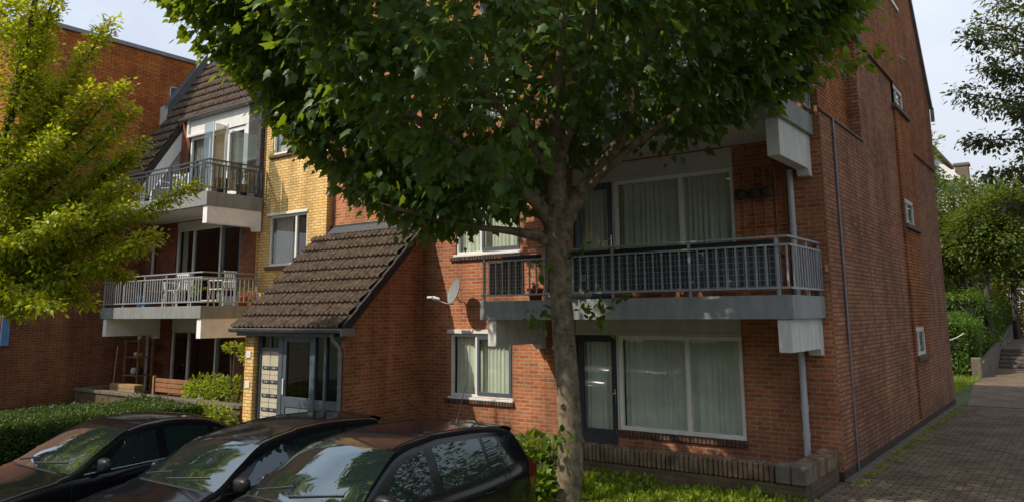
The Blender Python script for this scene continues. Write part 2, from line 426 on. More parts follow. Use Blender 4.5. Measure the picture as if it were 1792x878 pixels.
def balcony(b, x0, x1, yf, yb, zb, zt, bz, lb, rb, brw=.18, right_side=True, mat=None, rail=True, railm=None, depth_br=.98, slant=.0, pitch=.145, frontleft=None):
    s = M(); s.bbox(x0, x1, yf, yf + .12, zb, zt, .006); s.bbox(x0 + .005, x0 + .12, yf + .12, yb, zb, zt, .005); s.bbox(x1 - .12, x1, yf + .12, yb - .004, zb, zt, .005)
    s.box(x0 + .12, x1 - .12, yf + .12, yb, zb + .06, zt - .05)
    sl = s.build('balcony', mat or GREYF, b)
    u = M(); u.box(x0 + .12, x1 - .12, yf + .12, yb, zb + .02, zb + .057); u.build('soffit', CREAM, sl)
    for bx in (lb, rb):
        if bx is None: continue
        k = M(); y1 = yb - .15; zc = zb - .003
        pr = [(yf + .04, zc), (yf + .04, bz), (y1 - .06, bz), (y1 - .02, bz - .10), (y1 + .14, bz - .10), (y1 + .14, zc)]
        k.poly([(bx - brw, p[0], p[1]) for p in pr]); k.poly([(bx, p[0], p[1]) for p in pr[::-1]])
        for i in range(len(pr)):
            a, c = pr[i], pr[(i + 1) % len(pr)]
            k.poly([(bx - brw, a[0], a[1]), (bx, a[0], a[1]), (bx, c[0], c[1]), (bx - brw, c[0], c[1])])
        k.build('bracket', BRLIT if x0 < -15 else OFFW, sl)
    if rail:
        railm = railm or RAIL
        a = M(); yr = yf + .05; zt_ = zt + .81; z2 = zt + .69; zl = zt + .10; xr = x1 - .05; xl = x0 + .06 if frontleft is None else frontleft
        def bar(p, q, hw=.03, hh=.012):   # flat handrail
            p, q = Vector(p), Vector(q); d = (q - p).normalized(); n = Vector((-d.y, d.x, 0)) * hw
            vs = [p - n - Vector((0, 0, hh)), p + n - Vector((0, 0, hh)), p + n + Vector((0, 0, hh)), p - n + Vector((0, 0, hh))]
            vs += [v + (q - p) for v in vs]
            a.add(vs, [(0, 3, 2, 1), (4, 5, 6, 7), (0, 1, 5, 4), (1, 2, 6, 5), (2, 3, 7, 6), (3, 0, 4, 7)])
        bar((xl - .04, yr, zt_), (xr + .03, yr, zt_), .032, .014); bar((xr, yr + .033, zt_ - .001), (xr, yb - .02, zt_ - .001), .032, .014)
        bar((xl - .04, yr - .035, z2), (xr + .05, yr - .035, z2), .014, .014); bar((xr + .035, yr - .02, z2 - .002), (xr + .035, yb - .02, z2 - .002), .014, .014)
        bar((xl - .04, yr - .035, zl), (xr + .05, yr - .035, zl), .014, .014); bar((xr + .035, yr - .02, zl - .002), (xr + .035, yb - .02, zl - .002), .014, .014)
        n = int((xr - xl) / pitch); 
        for i in range(n + 1):
            x = xl + (xr - xl) * i / n
            if i % 9 == 0: a.box(x - .02, x + .02, yr - .015, yr + .015, zt - .002, zt_ - .015)
            else: a.box(x - .013, x + .013, yr - .044, yr - .026, zl + .012, z2 - .012)
        n = max(3, int((yb - yr) / .125))
        for i in range(1, n + 1):
            y = yr + (yb - .04 - yr) * i / n
            if i in (n, n // 2 + 1) : a.box(xr - .015, xr + .015, y - .02, y + .02, zt - .003, zt_ - .016)
            a.box(xr + .026, xr + .044, y - .014, y + .014, zl + .010, z2 - .014)
        a.build('railing', railm, sl)
    return sl

def tiled_roof(name, parent, x0, x1, y0, z0, y1, z1, rowlen=.30, pitchx=.15, mat=None, thick=.055):
    """pantile sheet: rows that overlap, corrugated across x, slope from (y0,z0) up to (y1,z1)"""
    L = math.hypot(y1 - y0, z1 - z0); dy, dz = (y1 - y0) / L, (z1 - z0) / L; ny, nz = -dz, dy
    rows = int(round(L / rowlen)); rl = L / rows; m = M(); nx = int((x1 - x0) / pitchx)
    for r in range(rows):
        for c in range(nx):
            xa = x0 + (x1 - x0) * c / nx; w = (x1 - x0) / nx
            jl = random.uniform(-.006, .006); jh = random.uniform(-.003, .003); P = []
            for (s, h) in ((r * rl - .05 + jl, .082 + jh), (r * rl - .045 + jl, .092 + jh), (r * rl + rl * .5, .048 + jh), ((r + 1) * rl + .02, .008)):
                row = []
                for k in range(9):
                    t = k / 8
                    wave = .027 * (1 - abs(((t + .5) % 1.0) * 2 - 1) ** .8 * 2) 
                    hh = h + wave
                    row.append((xa + w * t * 1.02, y0 + dy * s + ny * hh, z0 + dz * s + nz * hh))
                P.append(row)
            m.grid(P, True)
            f0 = P[0]; low = [(p[0], p[1] - ny * thick - 0, p[2] - nz * thick) for p in f0]
            m.grid([low, f0], False)
    o = m.build(name, mat or TILE, parent)
    return o

# ================================================================== GROUND
def gz(y):
    if y >= 11.6: return -.01
    if y <= 8.0: return -.42
    return -.42 + .41 * (y - 8) / 3.6
g = M(); xs = [-400, -60, -40] + [-30 + i for i in range(0, 60)] + [40, 60, 400]; ys = [-400, -60, -30, 0, 7.9] + [8 + i * .18 for i in range(21)] + [12, 20, 40, 60, 100, 500]
g.grid([[(x, y, gz(y)) for x in xs] for y in ys], True, flip=True)
gm, nt, out = newmat('ground_soil'); N = NT(nt); ge = N.n('ShaderNodeNewGeometry')
pr = N.n('ShaderNodeBsdfPrincipled'); pr.inputs['Roughness'].default_value = .95
N.l(mixc(N, ramp(N, noise(N, ge.outputs['Position'], .9, 6), .35, .65), (.035, .045, .012), (.07, .085, .02)), pr.inputs['Base Color']); N.l(pr.outputs[0], out.inputs[0])
g.build('ground', gm, kind='structure')
# asphalt parking / street
st = M(); st.grid([[(x, y, -.415) for x in (-60, -12.6, 40)] for y in (-8, 3, 8.0)], False, flip=True)
st.build('parking_bay', plain('asphalt', (.055, .052, .05), .9, .25, 3, bump=.5), kind='structure')
# paved path along the side wall
PAVE = brick('paving', (.26, .185, .125), (.13, .092, .064), (.040, .036, .020), bw=.21, rh=.105, ms=.009, flat=True, moss=.35, dirt=.4, sunk=.9)
pv = M(); pv.grid([[(x, y, .004) for x in (-3.16, 0, 4, 9)] for y in (10.4, 14, 20, 23.8)], False, flip=True)
pv.build('path', PAVE, kind='structure')
pv = M(); pv.poly([(-2.85, 23.92, .004), (9, 23.92, .004), (9, 40.2, .004), (-3.45, 40.2, .004), (-3.45, 31, .004)])
pv.build('path', PAVE, kind='structure')
MOSSG = plain('mossy_gutter', (.05, .055, .015), 1, .4, 6, bump=1)
pv = M(); pv.box(-3.1, 9, 23.80, 23.92, -.05, .012); pv.build('drain_channel', MOSSG, kind='structure')
# stepped edge strip beside the wall
pv = M(); 
y = 12.3
while y < 24.2: pv.bbox(-3.13, -3.01, y, y + .98, -.05, .035 + random.uniform(-.006, .006), .01); y += 1.0
pv.build('kerb', CONC, kind='structure')
# steps at the end of the path
stp = M()
for i in range(5): stp.bbox(-3.45, 9, 40.2 + i * .45, 43.2, i * .15 + .02, (i + 1) * .15, .01)
stp.build('steps', CONC, kind='structure')
pv = M(); pv.poly([(-3.45, 42.5, .752), (9, 42.5, .752), (9, 60, 1.25), (-3.45, 60, 1.25)]); pv.poly([(-40, 60, 1.25), (40, 60, 1.25), (40, 90, 1.4), (-40, 90, 1.4)])
pv.build('path', plain('far_path', (.17, .13, .10), .9, .3, 2), kind='structure')

# ================================================================== BUILDING A (red, right)
FY = 12.4
A = thing('apartment_building', (-3.14, 12.4, 0), 'tall red brick apartment block with grey balconies behind the big tree', 'apartment building')
holes = [(-10.81, -9.2, .81, 2.07), (-10.67, -8.98, 3.7, 4.92), (-10.67, -8.98, 6.5, 7.75),
         (-7.75, -4.58, 0, 2.36), (-7.75, -4.58, 2.7, 5.2), (-7.75, -4.58, 5.53, 7.95)]
m = M(); wall_x(m, FY, -14.64, -3.14, -.4, 12.6, holes); m.build('front_wall', BR_RED, A)
# side wall in panels: lower panels flush, orange upper field standing proud, one deep recess
SX = -3.14
m = M()
def side_quad(mb, x, y0, y1, z0, z1, holes=()):
    ys = sorted({y0, y1, *[v for h in holes for v in h[:2]]}); zs = sorted({z0, z1, *[v for h in holes for v in h[2:]]})
    for a, b in zip(ys, ys[1:]):
        for c, d in zip(zs, zs[1:]):
            my, mz = (a + b) / 2, (c + d) / 2
            if any(h[0] < my < h[1] and h[2] < mz < h[3] for h in holes): continue
            mb.poly([(x, a, c), (x, b, c), (x, b, d), (x, a, d)])
    for h in holes:
        a, b, c, d = h; e = x - .16
        mb.poly([(x, b, c), (e, b, c), (e, b, d), (x, b, d)]); mb.poly([(x, a, c), (x, a, d), (e, a, d), (e, a, c)])
        mb.poly([(x, a, c), (e, a, c), (e, b, c), (x, b, c)]); mb.poly([(x, a, d), (x, b, d), (e, b, d), (e, a, d)])
side_quad(m, SX, 12.4, 18.75, .1, 5.64); side_quad(m, SX, 15.35, 18.75, 5.64, 7.62); side_quad(m, SX, 20.75, 24.1, .1, 6.28)
side_quad(m, SX, 18.75, 20.75, .1, 1.42)
m.poly([(SX, 15.35, 5.64), (SX, 15.35, 7.62), (SX - .22, 15.35, 7.62), (SX - .22, 15.35, 5.64)])
m.build('side_wall', BR_SIDE, A)
m = M(); U = SX + .045
whs = [(18.95, 20.1, 1.42, 2.12), (18.95, 20.1, 4.32, 4.98), (18.6, 19.95, 7.02, 7.60)]
side_quad(m, U, 18.75, 20.75, 1.42, 7.62, [whs[0], whs[1], (18.75, 19.95, 7.02, 7.60)])
side_quad(m, U, 20.75, 24.1, 6.28, 7.62)
prof = [(12.4, 7.62), (24.1, 7.62), (24.1, 8.15), (20.55, 12.6), (12.4, 12.6)]
m.poly([(U, p[0], p[1]) for p in prof])
m.poly([(U, 12.4, 7.62), (SX - .22, 12.4, 7.62), (SX - .22, 24.1, 7.62), (U, 24.1, 7.62)])
m.poly([(U, 20.75, 6.28), (SX, 20.75, 6.28), (SX, 24.1, 6.28), (U, 24.1, 6.28)])
m.poly([(U, 18.75, .2), (SX, 18.75, .2), (SX, 18.75, 7.62), (U, 18.75, 7.62)])
m.poly([(SX - .22, 12.41, 5.64), (SX - .22, 15.35, 5.64), (SX - .22, 15.35, 7.62), (SX - .22, 12.41, 7.62)])
m.build('upper_side_wall', BR_SIDEO, A)
m = M(); m.poly([(SX, 24.1, -.4), (-14.64, 24.1, -.4), (-14.64, 24.1, 8.15), (SX, 24.1, 8.15)]); m.poly([(-14.64, 12.41, -.4), (-14.64, 24.1, -.4), (-14.64, 24.1, 12.6), (-14.64, 12.41, 12.6)])
m.build('rear_wall', BR_SIDE, A)
m = M(); m.poly([(U - .02, 12.4, 12.6), (U - .02, 20.55, 12.6), (-14.64, 20.55, 12.6), (-14.64, 12.4, 12.6)]); m.poly([(U - .02, 20.55, 12.6), (U - .02, 24.15, 8.15), (-14.64, 24.15, 8.15), (-14.64, 20.55, 12.6)])
m.build('roof', TILED, A)
m = M(); a, b = Vector((0, 24.18, 8.1)), Vector((0, 20.55, 12.68))
for (x0, x1, o) in ((U - .06, U + .07, 0),):
    d = (b - a); n = Vector((0, .78, .62)) * .1
    m.add([(x0, *a.yz), (x1, *a.yz), (x1, *(a + n).yz), (x0, *(a + n).yz), (x0, *b.yz), (x1, *b.yz), (x1, *(b + n).yz), (x0, *(b + n).yz)], [(0, 1, 2, 3), (4, 7, 6, 5), (0, 4, 5, 1), (1, 5, 6, 2), (2, 6, 7, 3), (3, 7, 4, 0)])
m.tube([(U + .04, 24.25, 7.75), (U + .04, 24.25, 8.15)], .05)
m.build('verge_trim', ZINC, A)
m = M(); m.box(SX - .02, SX + .012, 12.388, 24.12, 0, .13); m.box(-3.6, SX - .02, 12.388, 12.41, 0, .13); m.build('plinth', BR_DARK, A)
m = M(); m.bbox(SX - .2, SX + .03, 12.42, 15.37, 5.60, 5.645, .004); m.build('ledge', CONC, A); m = M(); m.bbox(SX - .1, SX + .055, 15.33, 18.75, 7.61, 7.625, .003); m.build('ledge', CONC, A)
m = M(); m.tube([(SX + .03, 13.13, 0.02), (SX + .03, 13.13, 2.0)], .016, 8); m.tube([(SX + .03, 13.13, 2.0), (SX + .03, 13.13, 5.62)], .021, 10); m.build('conduit', ZINC, A)
m = M(); m.box(SX - .001, SX + .05, 14.85, 14.93, 7.64, 9.6); m.build('joint_strip', OFFW, A)
def side_window(z0, z1, y0=18.95, y1=20.1):
    x = U - .02; w = M(); t = .06
    w.bbox(x - .05, x, y0, y1 - .001, z0, z0 + t, .003); w.bbox(x - .05, x, y0, y1 - .001, z1 - t - .05, z1 - .001, .003)
    w.bbox(x - .05, x, y0, y0 + t, z0 + t, z1 - t, .003); w.bbox(x - .05, x, y1 - t, y1 - .001, z0 + t, z1 - t, .003); w.bbox(x - .05, x, (y0 + y1) / 2 - .2, (y0 + y1) / 2 - .15, z0 + t, z1 - t, .003)
    o = w.build('window', OFFW, A)
    M().poly([(x - .03, y0, z0), (x - .03, y1, z0), (x - .03, y1, z1), (x - .03, y0, z1)]).build('pane', GLASSD, o)
    c = M(); c.poly([(x - .12, y0, z0), (x - .12, y1, z0), (x - .12, y1, z1), (x - .12, y0, z1)]); c.build('curtain', CURTW, o)
    s = M(); s.bbox(U - .12, U + .06, y0 - .15, y1 + .45, z0 - .10, z0 - .002, .006); s.build('sill', SILLB if z0 < 3 else CONC, o)
    return o
side_window(1.5, 2.12); side_window(4.38, 4.98); side_window(7.08, 7.60, 18.75, 19.95)
m = M(); m.bbox(U - .03, U + .04, 19.0, 20.2, 9.72, 9.80, .004); m.build('sill', WHITE, A)
# front windows
window(A, -10.81, -9.2, .81, 2.07, FY, (-10.13,), sash=[(-10.10, -9.23)], seed=1); 
m = M(); m.bbox(-10.88, -9.17, FY - .03, FY + .03, 2.075, 2.155, .004); m.build('window_trim', WHITE, A); m = M(); m.bbox(-10.84, -9.17, FY - .045, FY + .05, .765, .808, .004); m.build('window_trim', WHITE, A)
rollag(A, -10.95, -9.15, FY, .68, .762)
window(A, -10.67, -8.98, 3.7, 4.92, FY, (-10.0,), sash=[(-9.97, -9.01)], seed=2); rollag(A, -10.8, -8.93, FY, 3.57, 3.652)
m = M(); m.bbox(-10.70, -8.95, FY - .045, FY + .05, 3.655, 3.698, .004); m.build('window_trim', WHITE, A)
window(A, -10.67, -8.98, 6.5, 7.75, FY, (-10.0,), sash=[(-9.97, -9.01)], seed=3)
for fl, (zb, zt) in enumerate([(.0, 2.07), (2.75, 4.86), (5.58, 7.65)]):
    glazed_door(A, -7.72, -6.90, zb, zt, FY, DKFRAME if fl == 0 else GREYD, handle_side=1, seed=10 + fl)
    window(A, -6.86, -4.58, zb + .44, zt, FY, (-5.55,), fw=.07, fmat=FRB, seed=20 + fl)
    m = M(); m.box(-7.75, -4.58, FY + .03, FY + .10, zt + .002, zt + .5); m.bbox(-7.75, -4.58, FY + .01, FY + .028, zt + .01, zt + .06, .003); m.box(-6.895, -6.865, FY + .02, FY + .1, zb, zt)
    m.build('header_panel', CREAM, A)
    m = M(); m.poly([(-6.88, FY + .001, zb - .05), (-4.58, FY + .001, zb - .05), (-4.58, FY + .001, zb + .36), (-6.88, FY + .001, zb + .36)]); m.build('parapet_wall', BR_RED, A)
    rollag(A, -6.92, -4.56, FY, zb + .34, zb + .437)
b1 = balcony(A, -8.72, -3.24, 10.8, FY, 2.36, 2.69, 1.91, -8.39, -3.30)
b2 = balcony(A, -8.72, -3.24, 10.8, FY, 5.2, 5.53, 4.65, -8.39, -3.30)
b3 = balcony(A, -8.72, -3.24, 10.8, FY, 8.03, 8.36, 7.5, -8.39, -3.30)
downpipe(A, -3.63, FY - .065, .0, 1.92, joints=(1.02, .62)); downpipe(A, -3.63, FY - .065, 2.7, 4.68, joints=(3.75,)); downpipe(A, -3.63, FY - .065, 5.53, 7.5)
m = M(); m.bbox(-8.2, -8.02, FY - .12, FY - .002, 1.80, 1.86, .01); m.bbox(-8.13, -8.09, FY - .09, FY - .05, 1.74, 1.80, .008); m.build('wall_lamp', OFFW, A)
# terrace wall
tw = thing('terrace_wall', (-3.2, 10.72, 0), 'low mossy brick terrace wall with upright coping bricks below the ground floor window', 'garden wall')
m = M(); m.box(-10.5, -3.60, 10.74, 10.94, -.4, .20); m.box(-3.41, -3.21, 10.95, 12.38, -.4, .20); m.box(-3.60, -3.215, 10.745, 10.95, -.4, .20)
m.build('wall_body', BR_OLD, tw)
m = M(); x = -10.5
while x < -3.62:
    w = random.uniform(.066, .078); h = .445 + random.uniform(-.014, .012)
    m.bbox(x, x + w - .012, 10.72 + random.uniform(-.01, .01), 10.95, .205, h, .022, .004); x += w
y = 10.99
while y < 12.33:
    m.bbox(-3.44, -3.195 + random.uniform(-.004, .004), y, y + .066, .205, .445 + random.uniform(-.01, .008), .012, .003); y += .074
m.build('coping', COPING, tw)
m = M(); m.bbox(-3.60, -3.40, 10.70, 10.985, .205, .455, .02, .004); m.bbox(-3.39, -3.18, 10.70, 10.985, .205, .452, .02, .004); m.build('corner_stone', CONC, tw)
M().box(-10.5, -3.42, 10.95, 12.39, -.02, .03).build('terrace', CONC, kind='structure')

# ---------------- things on balcony A
def lattice(name, x0, x1, y, z0, z1, px, pz, mat, label, cat, w=.008, back=None, slant=0):
    m = M(); n = int((x1 - x0) / px)
    for i in range(n + 1):
        x = x0 + (x1 - x0) * i / n; m.box(x - w, x + w, y - .006, y + .006, z0, z1)
    k = int((z1 - z0) / pz)
    for i in range(k + 1):
        z = z0 + (z1 - z0) * i / k; m.box(x0, x1, y - .011, y - .007, z - w, z + w)
    if back is None:
        o = m.build(name, mat); return tag(o, label, cat)
    t = thing(name, (x0, y, z0), label, cat); m.build('grid', mat, t)
    M().box(x0, x1, y + .01, y + .025, z0, z1).build('backing', back, t); return t
lattice('privacy_screen', -7.35, -3.42, 10.93, 2.82, 3.42, .075, .085, GREYF, 'blue grey woven privacy screen tied behind the first floor railing', 'privacy screen', .006, plain('screen_cloth', (.055, .068, .082), .7, .3, 12))
lattice('bamboo_screen', -8.58, -7.85, 10.93, 2.80, 3.36, .055, .06, plain('reddish_cane', (.36, .26, .20), .7, .3, 12), 'light cane lattice screen at the left end of the red block balcony', 'lattice screen', .008, plain('red_brown_cloth', (.10, .05, .04), .8, .3, 9))
t = thing('planter_box', (-8.0, 10.95, 3.42), 'long dark planter trough hung inside the first floor handrail', 'planter')
for (a, c) in ((-8.3, -7.55), (-7.3, -3.5)):
    m = M(); m.bbox(a, c, 10.90, 11.06, 3.36, 3.47, .01); m.build('trough', BLACK, t)
t = thing('flower_pot', (-7.72, 11.1, 2.69), 'orange clay flower pot beside the trunk on the first floor balcony', 'flower pot')
def lathe(m, c, prof, n=18):
    P = [[(c[0] + r * math.cos(2 * math.pi * k / n), c[1] + r * math.sin(2 * math.pi * k / n), c[2] + z) for k in range(n + 1)] for r, z in prof]; m.grid(P)
m = M(); lathe(m, (-7.72, 11.1, 2.69), [(.0, 0), (.10, 0), (.13, .17), (.15, .17), (.15, .21), (.12, .21), (.11, .19), (0, .19)]); m.build('pot', TERRA, t)
C = np.array((-7.72, 11.1, 2.9)) + rv(50, .05); leaves('plant', C, rv(50) + (0, 0, .6), rv(50) + (0, 0, 1), np.full(50, .06), simple_shape(), plain('red_petals', (.5, .10, .04), .6, .3, 9), t)
t = thing('air_conditioner', (-7.35, 11.6, 2.69), 'white rounded outdoor unit standing on the first floor balcony behind the trunk', 'air conditioner')
m = M(); m.bbox(-7.62, -6.95, 11.45, 11.75, 2.72, 3.2, .04); m.build('casing', WHITE, t); m = M(); lathe(m, (-7.3, 11.44, 2.95), [(0, 0), (.02, .0)]); 
for k in range(6): m.box(-7.5, -7.1, 11.438, 11.446, 2.8 + k * .05, 2.815 + k * .05)
m.build('grille', BLACK, t)
t = thing('trellis', (-4.1, 12.36, 2.7), 'orange brown wooden trellis fixed to the brick wall above the first floor balcony', 'trellis')
RUST = plain('rust_wood', (.38, .13, .035), .8, .3, 9)
m = M()
for x in (-4.42, -4.24, -4.06, -3.88, -3.72): m.box(x - .012, x + .012, FY - .035, FY - .018, 3.0, 4.85 - abs(x + 4.1) * .5)
for z in (3.4, 3.62, 3.84): m.box(-4.5, -3.70, FY - .045, FY - .036, z - .012, z + .012)
m.tube([(-4.1, FY - .05, 3.72), (-3.75, FY - .05, 3.3)], .014); m.build('slats', RUST, t)
t = thing('hanging_baskets', (-4.3, 12.3, 4.3), 'row of dark dried hanging baskets on the wall above the trellis', 'hanging basket')
for x in (-4.42, -4.18, -3.98):
    m = M(); m.ell((x, FY - .12, 4.36), (.11, .10, .09)); m.tube([(x, FY - .1, 4.4), (x, FY - .03, 4.75)], .006); m.build('basket', BARKD, t)
# satellite dish + outdoor camera-like LNB
t = thing('satellite_dish', (-10.4, 12.35, 2.75), 'grey oval satellite dish on a wall arm above the ground floor window', 'satellite dish')
rot = Matrix.Rotation(R(-22), 3, 'Z') @ Matrix.Rotation(R(72), 3, 'X')
m = M(); P = []
for i in range(9):
    r = i / 8 * .26; P.append([Vector((-10.38, 12.02, 2.93)) + rot @ Vector((r * .86 * math.cos(2 * math.pi * k / 28), r * math.sin(2 * math.pi * k / 28), .55 * r * r - .02)) for k in range(29)])
m.grid(P); m.grid([[p + rot @ Vector((0, 0, -.012)) for p in row] for row in P]); m.build('dish', DISHM, t)
c0 = Vector((-10.38, 12.02, 2.93))
m = M(); m.tube([c0 + Vector((.02, .05, -.1)), (-10.42, 12.25, 2.72), (-10.42, 12.39, 2.72)], .018); m.tube([c0 + Vector((-.02, .0, -.26)), c0 + Vector((-.14, -.12, -.24)), c0 + Vector((-.30, -.22, -.16))], .012); m.build('arm', OFFW, t)
m = M(); e = c0 + Vector((-.36, -.24, -.13)); m.tube([e, e + Vector((.12, .06, -.03))], [.045, .03], 12); m.bbox(e.x - .13, e.x + .02, e.y - .05, e.y + .05, e.z - .01, e.z + .035, .01); m.build('receiver', WHITE, t)

# ================================================================== PORCH
PO = thing('entrance_porch', (-13.2, 10.24, 0), 'entrance porch with steep brown tiled roof and grey glazed front between the two blocks', 'porch')
TY = lambda y: 2.48 + .963 * (y - 10.29)
m = M(); m.poly([(-11.6, 10.24, -.4), (-11.6, FY, -.4), (-11.6, FY, TY(FY) - .06), (-11.6, 10.24, TY(10.24) - .1)])
m.poly([(-11.72, 10.24, -.4), (-11.6, 10.24, -.4), (-11.6, 10.24, 2.4), (-11.72, 10.24, 2.4)]); m.poly([(-11.72, 10.24, -.4), (-11.72, 10.24, 2.4), (-11.72, 10.5, 2.4), (-11.72, 10.5, -.4)])
m.build('side_wall', BR_RED, PO)
m = M(); m.box(-14.80, -14.50, 10.24, 10.55, -.4, 2.3); m.poly([(-15.0, 12.15, -.4), (-15.0, 10.56, -.4), (-15.0, 10.56, 2.3), (-15.0, 12.15, 4)]); m.box(-14.8, -14.6, 10.55, 12.2, -.4, 2.3); m.build('pier', BR_YEL, PO)
tiled_roof('roof', PO, -14.98, -11.52, 10.08, TY(10.08) - .05, FY - .0, TY(FY) - .05, .35, .15)
m = M(); m.poly([(-14.97, 10.12, TY(10.12) - .11), (-11.5, 10.12, TY(10.12) - .11), (-11.5, FY, TY(FY) - .11), (-14.97, FY, TY(FY) - .11)]); m.box(-14.97, -11.55, 10.12, 10.26, 2.05, 2.22); m.build('roof_underlay', DKFRAME, PO)
m = M(); n = 7
for i in range(n):
    ya = 10.06 + (FY - 10.06) * i / n; yb = 10.06 + (FY - 10.06) * (i + 1.06) / n; yb = min(yb, FY - .005); o = .012 * (i % 2 == 0)
    za, zb = TY(ya), TY(yb); h = .2; x0, x1 = -11.57, -11.42 - .012
    lift = .03
    m.add([(x0, ya, za - h), (x1, ya, za - h), (x1, ya, za + lift), (x0, ya, za + lift), (x0, yb, zb - h), (x1, yb, zb - h), (x1, yb, zb), (x0, yb, zb)], [(0, 1, 2, 3), (4, 7, 6, 5), (0, 4, 5, 1), (1, 5, 6, 2), (2, 6, 7, 3), (3, 7, 4, 0)])
m.build('verge', TILED, PO)
m = M(); m.box(-14.64, -11.2, FY - .04, FY - .005, TY(FY) - .05, TY(FY) + .09); m.poly([(-14.64, FY - .18, TY(FY - .18) + .045), (-11.5, FY - .18, TY(FY - .18) + .045), (-11.5, FY - .03, TY(FY) + .05), (-14.64, FY - .03, TY(FY) + .05)]); m.build('flashing', LEAD, PO)
m = M(); P = []
for k in range(9):
    an = math.pi + math.pi * k / 8; P.append([(x, 10.02 + .065 * math.cos(an), 2.20 + .075 * math.sin(an)) for x in (-15.06, -11.42)])
m.grid(P); m.box(-15.06, -11.42, 9.945, 9.96, 2.195, 2.215); m.box(-11.425, -11.40, 9.95, 10.3, 2.07, 2.22); m.build('gutter', ZINC, PO)
m = M(); m.tube([(-11.78, 10.05, 2.12), (-11.78, 10.08, 2.0), (-11.70, 10.18, 1.85), (-11.68, 10.19, 1.75), (-11.68, 10.19, -.3)], .042, 14); m.tube([(-11.68, 10.19, 1.68), (-11.68, 10.19, 1.76)], .05, 14); m.tube([(-11.68, 10.19, 1.1), (-11.68, 10.19, 1.14)], .048, 14); m.build('downpipe', ZINC, PO)
# joinery
y = 10.38; m = M()
for (a, c) in ((-14.50, -14.40), (-13.80, -13.66), (-12.72, -12.62), (-12.36, -12.28), (-11.82, -11.72)): m.bbox(a, c, y - .03, y + .05, -.2, 2.12, .005)
m.bbox(-14.4, -13.8, y - .025, y + .045, 1.73, 1.80, .004); m.box(-14.4, -11.8, y - .02, y + .04, 2.07, 2.2); m.bbox(-14.12, -14.08, y - .01, y + .03, 1.8, 2.07, .003)
for (a, c) in ((-12.62, -12.36), (-12.28, -11.82)): m.bbox(a, c, y - .02, y + .04, .62, .80, .004); 
m.build('door_frame', GREYD, PO)
m = M(); m.poly([(-14.4, y + .015, .8), (-11.82, y + .015, .8), (-11.82, y + .015, 2.07), (-14.4, y + .015, 2.07)]); m.build('glazing', GLASSP, PO)
PANEL = plain('entry_panel', (.13, .17, .185), .4, .1, 4)
m = M(); 
for (a, c) in ((-12.62, -12.36), (-12.28, -11.82)): m.box(a, c, y + .0, y + .03, -.2, .62)
m.build('infill_panel', PANEL, PO)
m = M(); a, c = -13.655, -12.725; t_ = .11
m.bbox(a, a + t_, y - .02, y + .03, -.2, 2.05, .004); m.bbox(c - t_ * .6, c, y - .02, y + .03, -.2, 2.05, .004); m.bbox(a + t_, c - t_ * .6, y - .02, y + .03, 1.93, 2.05, .004); m.bbox(a + t_, c - t_ * .6, y - .02, y + .03, .62, .82, .004)
d = m.build('door', GREYD, PO)
M().box(a + t_, c - t_ * .6, y - .002, y + .012, -.2, .62).build('infill_panel', PANEL, d)
m = M(); m.bbox(a + .035, a + .075, y - .05, y - .035, .86, 1.18, .008); m.box(a + .045, a + .065, y - .036, y - .02, .9, .93); m.box(a + .045, a + .065, y - .036, y - .02, 1.1, 1.13); m.build('handle', WHITE, d)
m = M(); m.box(-14.4, -13.8, y - .0, y + .03, .02, 1.73)
lb = m.build('letterbox_panel', ZNEW, PO)
for i in range(4):
    z = 1.38 - i * .285
    m = M(); m.bbox(-14.34 , -13.84, y - .018, y - .001, z - .035, z + .035, .004); s = m.build('letterbox', DKFRAME, lb)
    for q in range(2):
        m = M(); xx = -14.28 + q * .26; m.box(xx, xx + .10 + .03 * ((i + q) % 2), y - .022, y - .0185, z - .02, z + .018); m.box(xx + .15, xx + .18, y - .022, y - .0185, z - .012, z + .012)
        m.build('name_plate', plain('name_card', (.26, .26, .25), .5, .6, 40), s)
m = M()
for i in range(1, 5): m.box(-14.4, -13.8, y - .004, y - .0005, 1.52 - i * .285, 1.524 - i * .285)
m.box(-14.105, -14.10, y - .004, y - .0006, .1, 1.72); m.build('seam', BLACK, lb)
m = M(); m.poly([(-14.4, 11.6, -.2), (-11.7, 11.6, -.2), (-11.7, 11.6, 2.2), (-14.4, 11.6, 2.2)]); m.box(-14.4, -11.7, 10.5, 11.6, -.02, .01); m.build('interior', plain('hall', (.16, .17, .16), .8, .2, 3), PO)
for z, h in ((1.65, .07), (1.02, .07)):
    m = M(); m.bbox(-14.74, -14.58, 10.222, 10.238, z - h, z + h, .003)
    m.box(-14.72, -14.62, 10.219, 10.2215, z + .01, z + .025)
    tag(m.build('wall_plaque', WHITE), 'small white plaque on the yellow porch pier, ' + ('upper of the two' if z > 1.3 else 'lower of the two'), 'sign', 'plaques on the porch pier')

